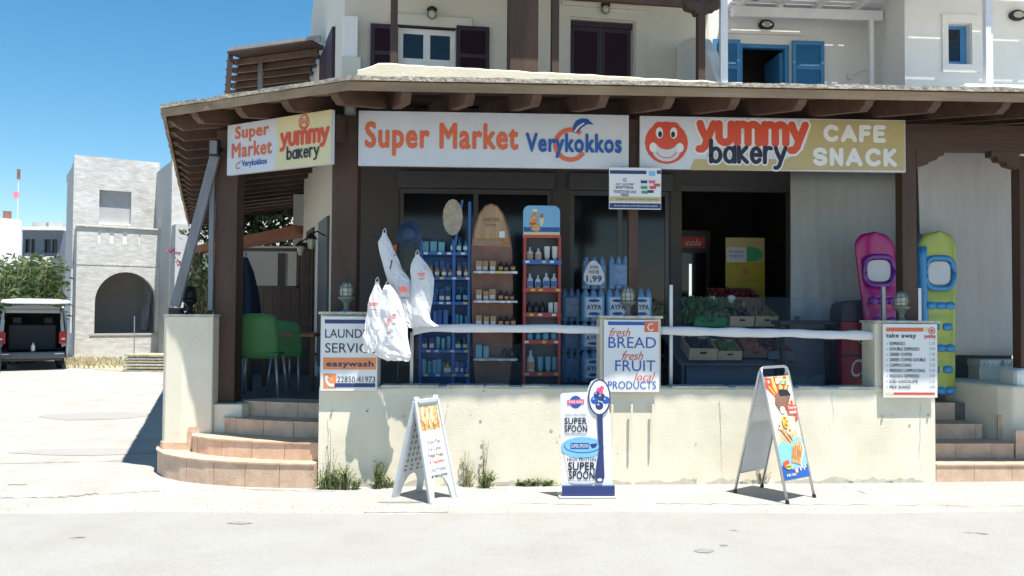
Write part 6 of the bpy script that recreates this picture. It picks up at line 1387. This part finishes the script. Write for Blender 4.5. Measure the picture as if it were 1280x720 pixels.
    x0 = pt(340, 340, 16.5).x; x1 = pt(382, 340, 16.5).x; part('pillar', MB().box(pt(366, 300, 16.2).x, x1 + .6, 16.2, 16.6, 0, 3.95), M['white'], t)
    part('wall_body', MB().box(pt(234, 340, 17).x, x1 + .6, 17.0, 17.2, 0, 3.0), M['creamup'], t)
    t = thing('tiled_lean_to', 'low orange brown board roof on brown posts beyond the cafe', 'roof', WF, (-5.2, 15.5, 0))
    a = pt(232, 318, 14.6); b = pt(368, 293, 14.6)
    m = MB().add([(a.x, 14.6, a.z), (b.x, 14.6, b.z), (b.x, 16.1, b.z + .12), (a.x, 16.1, a.z + .12), (a.x, 14.6, a.z + .12), (b.x, 14.6, b.z + .16), (b.x, 16.1, b.z + .28), (a.x, 16.1, a.z + .24)], [(3, 2, 1, 0), (4, 5, 6, 7), (0, 1, 5, 4), (1, 2, 6, 5), (2, 3, 7, 6), (3, 0, 4, 7)]); part('roof_board', m, M['terr'], t)
    for px in (245, 352): c = pt(px, 340, 14.8); part('post', MB().box(c.x - .07, c.x + .07, 14.8, 14.94, 0, a.z + .05), M['brown'], t)
cafe()

# ============================================================ vegetation helper
def foliage(mb, c, rad, n, lf, rng, up=.3, flat=1.0):
    for i in range(n):
        d = Vector((rng.gauss(0, 1), rng.gauss(0, 1), rng.gauss(0, 1))).normalized() * rng.uniform(.45, 1) ** .6; p = Vector((c[0] + d.x * rad[0], c[1] + d.y * rad[1], c[2] + d.z * rad[2])); l = lf * rng.uniform(.5, 1.3)
        a = Vector((rng.uniform(-1, 1), rng.uniform(-1, 1), rng.uniform(-1, 1) + up)).normalized() * l; s = a.cross(Vector((rng.uniform(-1, 1), rng.uniform(-1, 1), .3))).normalized() * l * .3; mb.add([p, p + a * .5 + s, p + a, p + a * .5 - s], [(0, 1, 2, 3)])
def bush(name, label, cat, c, rad, clumps, n, lf, m, rng, trunk=True, group=None):
    t = thing(name, label, cat, WF, (c[0], c[1], 0), group=group); mb = MB()
    for k in range(clumps):
        o = Vector((rng.uniform(-1, 1), rng.uniform(-1, 1), rng.uniform(-1, 1))); foliage(mb, (c[0] + o.x * rad[0] * .7, c[1] + o.y * rad[1] * .7, c[2] + o.z * rad[2] * .7), (rad[0] * .4, rad[1] * .4, rad[2] * .4), n, lf, rng)
    part('foliage', mb, m, t, kind='stuff'); st = MB()
    for k in range(5): st.tube([(c[0] + rng.uniform(-.1, .1), c[1], GX(c[0])), (c[0] + rng.uniform(-.6, .6) * rad[0], c[1], c[2] + rng.uniform(0, .5) * rad[2])], [.05, .02], 6)
    part('stem', st, M['wdark'], t); return t
rv = random.Random(5)
# reeds left
def reeds(px0, px1, ytop, Y, label, n=150):
    a = pt(px0, 380, Y).x; b = pt(px1, 380, Y).x; zt = pt(px0, ytop, Y).z; t = thing('reed_clump', label, 'reeds', WF, ((a + b) / 2, Y, GX(a)), group='tall cane reeds behind the van'); st = MB(); lf = MB()
    for i in range(n):
        x = rv.uniform(a, b); y = Y + rv.uniform(-1.2, 1.2); h = zt * rv.uniform(.55, 1.03) ; l = rv.uniform(-.35, .35); top = Vector((x + l, y, h)); st.tube([(x, y, -.1), (x + l * .3, y, h * .6), top], [.018, .012, .005], 4)
        for k in range(26):
            f = rv.uniform(.2, 1); p = Vector((x, y, -.1)).lerp(top, f); d = Vector((rv.uniform(-1, 1), rv.uniform(-1, 1), rv.uniform(-.1, .8))).normalized() * rv.uniform(.18, .42); s = Vector((-d.y, d.x, 0)).normalized() * .017; dr = Vector((0, 0, -.12)); lf.add([p - s, p + s, p + d * .6 + s * .8, p + d + dr, p + d * .6 - s * .8], [(0, 1, 2, 3, 4)])
    part('canes', st, M['dry'], t, kind='stuff'); part('blades', lf, M['leafd'], t, kind='stuff')
reeds(-40, 22, 334, 27.5, 'reed clump at the picture edge below the white house', 170); reeds(18, 46, 326, 28.2, 'reed clump behind the middle of the van roof', 160); reeds(40, 54, 320, 28.6, 'reed clump against the unfinished house', 150)
p = pt(222, 350, 14.2); p = pt(250, 350, 14.2); bush('oleander_bush', 'oleander with a few pink flowers behind the leaning plank', 'bush', (p.x, 14.2, 1.7), (.24, .4, .95), 18, 44, .11, M['leaf'], rv)
fl = MB()
for px, py in ((214, 313), (219, 318), (226, 330)): c = pt(px, py, 13.5); foliage(fl, c, (.07, .07, .06), 26, .05, rv)
solo('oleander_flowers', fl, M['flower'], 'pink flowers of the oleander', 'flowers', kind='stuff')
p = pt(325, 288, 19); bush('dark_hedge_tree', 'dark leafy tree showing over the orange lean-to roof', 'tree', (p.x, 19.0, 3.5), (2.2, .8, .6), 26, 70, .16, M['leafk'], rv)
p = pt(250, 345, 15.6); bush('dark_bush', 'dark leafy bush behind the corner post', 'bush', (p.x, 15.6, 1.9), (.35, .4, .6), 14, 50, .12, M['leafk'], rv)

# ============================================================ unfinished house
def unfinished():
    e = lambda x, y, v=0: BF.loc(x, y, v)
    t = thing('unfinished_house', 'two storey grey house in rough render with arched opening and blank window niche', 'building', BF, (1.5, 0, 0))
    u0, u1 = 0.0, e(198, 400)[0]; zt = e(150, 286)[1]; ca, cz = e(157, 385); ua, ub = e(118, 400)[0], e(195, 400)[0]; zs = e(157, 417)[1]; zc = e(157, 378)[1]; ztop = e(157, 340)[1]; ca = (ua + ub) / 2; n = 16
    arcp = [(ca + (ub - ca) * math.cos(PI - PI * i / n), zc + (ztop - zc) * math.sin(PI * i / n)) for i in range(n + 1)]
    zm = ztop + .25; mb = MB()
    D = .35
    mb.box(u0, ua, 0, D, -.2, zm).box(ub, u1, 0, D, -.2, zm).box(ua, ub, 0, D, -.2, zs)
    for (x0, z0_), (x1, z1_) in zip([(ua, zc)] + arcp, arcp):
        if x1 - x0 > 1e-4:
            mb.add([(x0, 0, z0_), (x1, 0, z1_), (x1, 0, zm), (x0, 0, zm), (x0, D, z0_), (x1, D, z1_), (x1, D, zm), (x0, D, zm)], [(0, 1, 2, 3), (7, 6, 5, 4), (1, 0, 4, 5)])
    part('arch_wall', mb, M['rough'], t)
    part('window_sill', MB().box(ua - .15, ub + .05, -.03, .1, zs - .06, zs + .01), M['smooth'], t)
    sl = []
    for px in (123, 138, 155, 173): sl.append((e(px * .95 + 7 - 1.6, 297)[0], e(px * .95 + 7 + 1.8, 297)[0], e(140, 304)[1], e(140, 290)[1]))
    sl = [(e(c - w_, 297)[0], e(c + w_, 297)[0], e(140, 304.5)[1], e(140, 289)[1]) for c, w_ in ((124.3, 1.4), (139.8, 2.4), (156.2, 2.6), (174.5, .8))]
    part('balcony_parapet', MB().wall(u0, u1, zm + .001, zt, sl, 0, .25), M['rough'], t)
    for h in sl: part('painted_slot_light', MB().box(h[0] - .01, h[1] + .01, .03, .2, h[2] - .01, h[3] + .01), M['white'], t)  # white blocks added to imitate sunlit wall seen through the slots
    part('balcony_floor', MB().box(u0, u1, .26, 1.6, zm - .1, zm + .02), M['smooth'], t)
    part('parapet_coping', MB().box(u0 - .04, u1 + .04, -.06, .30, zt + .001, zt + .07), M['cap'], t, bevel=.015); part('render_joint', MB().box(u0, u1, -.012, -.001, zm - .03, zm + .02), M['cap'], t)
    # room behind arch
    part('room', MB().add([(ua - .3, D, -.1), (ub + .1, D, -.1), (ub + .1, 3, -.1), (ua - .3, 3, -.1), (ua - .3, D, zm - .12), (ub + .1, D, zm - .12), (ub + .1, 3, zm - .12), (ua - .3, 3, zm - .12)], [(0, 1, 2, 3), (7, 6, 5, 4), (3, 2, 6, 7), (0, 3, 7, 4), (2, 1, 5, 6)]), M['smooth'], t)
    part('leaning_board', MB().bar((e(180, 400, 1.2)[0], 1.2, .9), (e(187, 380, 1.5)[0], 1.5, 3.0), .3, .05), M['stain'], t)
    # upper wall set back, left side wall, right projecting wing
    V = 1.0; a0, a1 = e(92, 240, V)[0], e(199, 240, V)[0]; z2 = e(100, 194, V)[1]; wn = (e(124, 260, V)[0], e(164, 260, V)[0], e(144, 281, V)[1], e(144, 238.5, V)[1])
    nt2 = 24; 
    part('upper_wall', MB().wall(a0, a1, zm, z2, [wn], V, V + .3), M['rough'], t, bevel=.03); part('niche_back', MB().box(wn[0] - .05, wn[1] + .05, V + .2, V + .28, wn[2] - .1, wn[3] + .05), M['smooth'], t)
    part('niche_sill', MB().box(wn[0], wn[1], V + .02, V + .19, wn[2] - .1, wn[2] + .05), M['white'], t)
    part('roof_slab', MB().box(a0 + .1, a1, V + .301, 6.0, z2 - .4, z2 - .1), M['smooth'], t)
    # left side: lower part, upper part with chamfer at the back
    vs = [(0, .001, -.2), (0, 5, -.2), (0, 5, z2 - .7), (0, 4.2, z2 - .25), (0, V + .05, z2 - .02), (0, V + .0, zt), (0, .001, zt)]
    m2 = MB(); nn = len(vs); m2.add(vs + [(.3, y, z) for _, y, z in vs], [tuple(range(nn)), tuple(range(2 * nn - 1, nn - 1, -1))] + [((i + 1) % nn, i, i + nn, (i + 1) % nn + nn) for i in range(nn)]); m2.v = [(x - .012, y, z) for x, y, z in m2.v]
    part('side_wall', m2, M['smooth'], t); part('side_opening', MB().box(-.03, -.0125, 1.0, 1.9, .8, 3.2), M['dglass'], t)
    # right wing
    vr = 0
    for k in range(400):
        vr = -k * .02; pw = BF.w(u1, vr, 3); rel = CM.inverted() @ pw
        if 640 + F * rel.x / -rel.z > 211: break
    part('wing_side', MB().box(u1 + .001, u1 + .3, vr + .001, 3, -.2, e(205, 197, vr)[1] - .1), M['smooth'], t)
    part('wing_front', MB().box(u1 + .0, u1 + 4.5, vr - .3, vr, -.2, e(225, 196, vr)[1]), M['rough'], t)
    part('stub_wall', MB().box(u1 + .02, u1 + .8, vr - 1.0, vr - .301, -.2, e(215, 283, vr)[1]), M['smooth'], t)
unfinished()
def pallets():
    a = ground(153, 465); b = ground(207, 463); t = thing('board_stack', 'low stack of weathered boards on the ground by the unfinished house', 'boards', WF, ((a.x + b.x) / 2, a.y + .4, a.z)); s = (b.x - a.x)
    for k in range(6): z = a.z + .01 + k * .085; part('board', MB().box(a.x + rnd.uniform(-.06, .06), b.x + .3, a.y + rnd.uniform(0, .05), a.y + 1.0, z, z + .055), M['straw'] if k % 2 else M['cap'], t)
    for k in range(5):
        for x in (a.x + .1, b.x): z = a.z + .065 + k * .085; part('spacer', MB().box(x, x + .1, a.y + .08, a.y + .95, z + .001, z + .029), M['wdark'], t)
    p = ground(158, 462); solo('iron_stake', MB().tube([(p.x, p.y + .5, 0), (p.x - .02, p.y + .5, 1.5)], .018, 6), M['stain'], 'thin rusty stake standing beside the board stack', 'stake')
pallets()
# dry grass verge, one mass
mb = MB(); gs = [ground(px, py) for px, py in ((80, 455), (215, 468), (215, 450), (80, 448))]
def verge():
    mb = MB(); base = MB(); n = 40
    for i in range(2600):
        px = rnd.uniform(76, 215); py = rnd.uniform(449, 459 - 2 * math.sin(px)) ; g = ground(px, py); h = rnd.uniform(.03, .16); d = Vector((rnd.uniform(-.06, .06), rnd.uniform(-.06, .06), h)); s = Vector((.02, .01, 0)); mb.add([g - s, g + s, g + d], [(0, 1, 2)])
    solo('dry_grass', mb, M['straw'], 'strip of dry grass at the foot of the unfinished house', 'grass', kind='stuff')
    P = [ground(px, py) for px, py in ((72, 458), (110, 461), (150, 464), (215, 466), (215, 448), (76, 448))]
    o = bpy.data.objects.new('dirt_verge', mesh_of('dirt_verge', MB().add([(p.x, p.y, GX(p.x) + .008) for p in P], [tuple(range(6))]), M['straw'])); col.objects.link(o); o['kind'] = 'structure'
    o = bpy.data.objects.new('weed_strip', None); bpy.data.objects.remove(o)
verge()

# ============================================================ far houses, mast
def far():
    Y = 45; a = pt(-60, 300, Y); b = pt(27, 300, Y); zt = pt(10, 274, Y).z; f3 = Fr(b.x, Y, R(30))
    t = thing('white_far_house', 'plain white house wall with rounded roof edge above the reeds', 'building', f3, (-2, 0, 0)); part('wall', MB().box(-6, 0, 0, 8, 0, zt), M['white'], t, bevel=.2)
    c, _ = f3.loc(9, 272, 1.2); part('chimney', MB().box(c - .2, c + .2, 1, 1.5, zt - .2, zt + .5), M['wdark'], t)
    Y = 60; a = pt(26, 300, Y); b = pt(80, 300, Y); z1 = pt(50, 288, Y).z; z0 = pt(50, 322, Y).z
    t = thing('flat_roofed_block', 'blue grey flat roofed block with dark windows far behind the reeds', 'building', WF, ((a.x + b.x) / 2, Y, 0))
    hs = [(pt(31, 300, Y).x, pt(44, 300, Y).x, pt(50, 316, Y).z, pt(50, 299, Y).z), (pt(55, 300, Y).x, pt(72, 300, Y).x, pt(50, 316, Y).z, pt(50, 299, Y).z)]
    part('wall', MB().wall(a.x, b.x, 0, z1, hs, Y, Y + .4), M['flatgrey'], t); part('roof_edge', MB().box(a.x, b.x, Y - .5, Y + 6, z1 + .001, z1 + .22), M['white'], t); part('balcony_wall', MB().box(a.x, b.x, Y - 1.5, Y - 1.3, 0, z0), M['white'], t)
    for h in hs: w_ = part('window', MB().box(h[0], h[1], Y + .2, Y + .25, h[2], h[3]), M['dglass'], t); part('mullion', MB().box((h[0] + h[1]) / 2 - .05, (h[0] + h[1]) / 2 + .05, Y + .1, Y + .199, h[2], h[3]), M['flatgrey'], w_)
    for px in (29, 50): c = pt(px, 285, Y); part('chimney', MB().box(c.x - .5, c.x + .5, Y + 2, Y + 3, z1 + .23, z1 + .8), M['smooth'], t)
    c = pt(22, 272, 50); d = pt(23, 224, 50); t = thing('radio_mast', 'thin red and white mast rising behind the white house', 'mast', WF, (c.x, 50, 0)); part('pole', MB().tube([(c.x, 50, 0), (c.x, 50, d.z)], .035, 6), M['plast'], t)
    g = pt(21, 243, 50); part('red_panel', MB().box(g.x - .16, g.x + .1, 49.9, 50.1, g.z - .2, g.z + .15), M['flower'], t); part('tip', MB().box(c.x - .08, c.x + .08, 49.95, 50.05, d.z, d.z + .6), M['wdark'], t)
far()

# ============================================================ van with open tailgate
def van():
    g = ground(40, 465); fr = Fr(g.x - .42, 24.4, R(29.5)); z = GX(-13)
    t = thing('parked_van', 'silver van seen from behind with its tailgate raised', 'van', fr, (0, 0, z)); W = .93
    sec = lambda z_: W * (1 if z_ < 1.0 else 1 - .16 * ((z_ - 1.0) / .9) ** 1.4)
    zs = [.32, .5, .8, 1.0, 1.25, 1.5, 1.7, 1.82, 1.9]
    # side shells
    for s in (-1, 1):
        mb = MB(); n = len(zs); ys = [0, .4, 1.5, 3.0, 3.5, 4.5]
        vs = []
        for y in ys:
            for q in zs:
                zz_ = q if y < 3.2 else min(q, 1.9 - (y - 3.0) * .75); vs.append((s * sec(zz_), y + (.12 * (q - .5) if y == 0 else 0), z + zz_))
        mb.add(vs, [(i * n + j, (i + 1) * n + j, (i + 1) * n + j + 1, i * n + j + 1) for i in range(len(ys) - 1) for j in range(n - 1)])
        o = part('side_panel', mb, M['silver'], t, smooth=True); md = o.modifiers.new('s', 'SOLIDIFY'); md.thickness = .07; md.offset = 1 if s > 0 else -1
        part('side_window', MB().add([(s * (sec(q) + .006), y, z + q) for y in (.45, 2.9) for q in (1.15, 1.72)], [(0, 1, 3, 2)]), M['dglass'], t)
        part('mirror', MB().box(s * .98 - .08, s * .98 + .08, 3.3, 3.4, z + 1.2, z + 1.38), M['cardark'], t, bevel=.02)
        tl = part('tail_light', MB().box(min(s * .72, s * .93), max(s * .72, s * .93), -.06, .05, z + .78, z + 1.14), M['taill'], t, bevel=.02); part('reverse_lamp', MB().box(min(s * .80, s * .9), max(s * .80, s * .9), -.064, -.061, z + .90, z + .95), M['signw'], tl)
        part('pillar', MB().prism([(s * .93, z + .7), (s * .80, z + .7), (s * .74, z + 1.70), (s * .80, z + 1.80)][::s], .0, .1), M['silver'], t, bevel=.01)
        for y in (.75, 3.6):
            mm = Matrix.Translation((s * .80, y, z + .32)) @ Matrix.Rotation(R(90), 4, 'Y'); w_ = MB().lathe([(.20, -.11), (.31, -.11), (.325, -.06), (.325, .06), (.31, .11), (.20, .11)], (0, 0, 0), 20); w_.v = [tuple(mm @ Vector(p)) for p in w_.v]
            wh = part('wheel', w_, M['tyre'], t, smooth=True); r_ = MB().lathe([(.19, -.08), (.2, -.1), (.2, .1), (.19, .08)], (0, 0, 0), 14); r_.v = [tuple(mm @ Vector(p)) for p in r_.v]; part('rim', r_, M['steel'], wh, smooth=True)
    part('roof', MB().prism([(-.78, z + 1.86), (-.5, z + 1.93), (0, z + 1.95), (.5, z + 1.93), (.78, z + 1.86), (.78, z + 1.80), (-.78, z + 1.80)], .1, 3.2), M['silver'], t, bevel=.01)
    part('header_rail', MB().box(-.76, .76, 0.02, .14, z + 1.70, z + 1.80), M['silver'], t, bevel=.01)
    part('load_floor', MB().box(-.86, .86, .05, 4.2, z + .42, z + .48), M['cardark'], t); part('bonnet', MB().box(-.85, .85, 3.2, 4.6, z + .5, z + 1.05), M['silver'], t, bevel=.1)
    part('bumper', MB().box(-.90, .90, -.12, .10, z + .34, z + .54), M['bumper'], t, bevel=.04); part('lower_skirt', MB().box(-.84, .84, -.03, .12, z + .27, z + .339), M['cardark'], t, bevel=.02); part('bumper_reflector', MB().box(.62, .86, -.128, -.121, z + .47, z + .50), M['signw'], t); part('bumper_reflector', MB().box(-.86, -.62, -.128, -.121, z + .47, z + .50), M['signw'], t)
    part('rear_seat', MB().box(-.7, .7, 1.3, 1.5, z + .52, z + 1.35), M['cardark'], t, bevel=.05)
    for x in (-.45, .45): part('headrest', MB().box(x - .14, x + .14, 1.32, 1.45, z + 1.36, z + 1.58), M['cardark'], t, bevel=.04)
    part('inner_trim', MB().box(-.84, .84, 3.0, 3.05, z + .52, z + 1.8), M['cardark'], t); part('headliner', MB().box(-.76, .76, .15, 3.0, z + 1.74, z + 1.795), M['cardark'], t)
    part('roof_rack', MB().box(-.8, .8, .5, .56, z + 1.98, z + 2.02).box(-.8, .8, 2.2, 2.26, z + 1.98, z + 2.02), M['darkmetal'], t)
    tg = part('tailgate', MB().prism([(-.86, z + 2.0), (-.8, z + 2.09), (-.4, z + 2.12), (.5, z + 2.12), (.9, z + 2.09), (1.02, z + 2.05), (.98, z + 1.99), (.6, z + 1.97), (-.6, z + 1.97)], -.75, .1), M['whiteroof'], t, bevel=.02)
    part('rear_wiper', MB().bar((0, -.4, z + 1.955), (-.4, -.6, z + 1.955), .03, .02), M['cardark'], tg)
    for s in (-1, 1): part('gas_strut', MB().tube([(s * .76, .02, z + 1.5), (s * .74, -.4, z + 1.97)], .012, 6), M['darkmetal'], t)
    t.scale = (.93, 1, .97)
    solo('white_bottle', MB().lathe([(.05, 0), (.055, .15), (.02, .2), (.02, .24)], (0.02, -.0, z + .545), 10), M['signw'], 'small white bottle on the sill of the open van', 'bottle', fr, smooth=True)
van()
def car():
    g = ground(-2, 477); fr = Fr(g.x - 1.0, g.y - .45, R(27)); z = GX(-12)
    t = thing('parked_car', 'dark hatchback mostly outside the picture beside the van', 'car', fr, (0, 0, z)); prof = [(-.1, .3), (-.15, .6), (-.1, .95), (.25, 1.42), (1.6, 1.48), (2.4, 1.4), (3.1, .98), (4.0, .85), (4.1, .35)]
    mm = Matrix(((0, 1, 0, 0), (1, 0, 0, 0), (0, 0, 1, z), (0, 0, 0, 1)))
    part('body', MB().prism(prof, -.84, .84, mm), M['bumper'], t, bevel=.06); part('rear_window', MB().add([(-.6, -.12, z + 1.0), (.6, -.12, z + 1.0), (.55, .2, z + 1.38), (-.55, .2, z + 1.38)], [(0, 1, 2, 3)]), M['dglass'], t)
    for s in (-1, 1):
        part('tail_light', MB().box(s * .74 - .08, s * .74 + .08, -.18, -.1, z + .75, z + .92), M['taill'], t)
        for y in (.6, 3.2):
            m3 = Matrix.Translation((s * .79, y, z + .3)) @ Matrix.Rotation(R(90), 4, 'Y'); w_ = MB().lathe([(.18, -.09), (.29, -.09), (.3, 0), (.29, .09), (.18, .09)], (0, 0, 0), 18); w_.v = [tuple(m3 @ Vector(p)) for p in w_.v]; part('wheel', w_, M['tyre'], t, smooth=True)
car()
print('objects', len(bpy.data.objects), 'tris', sum(len(o.data.polygons) for o in bpy.data.objects if o.type == 'MESH'))
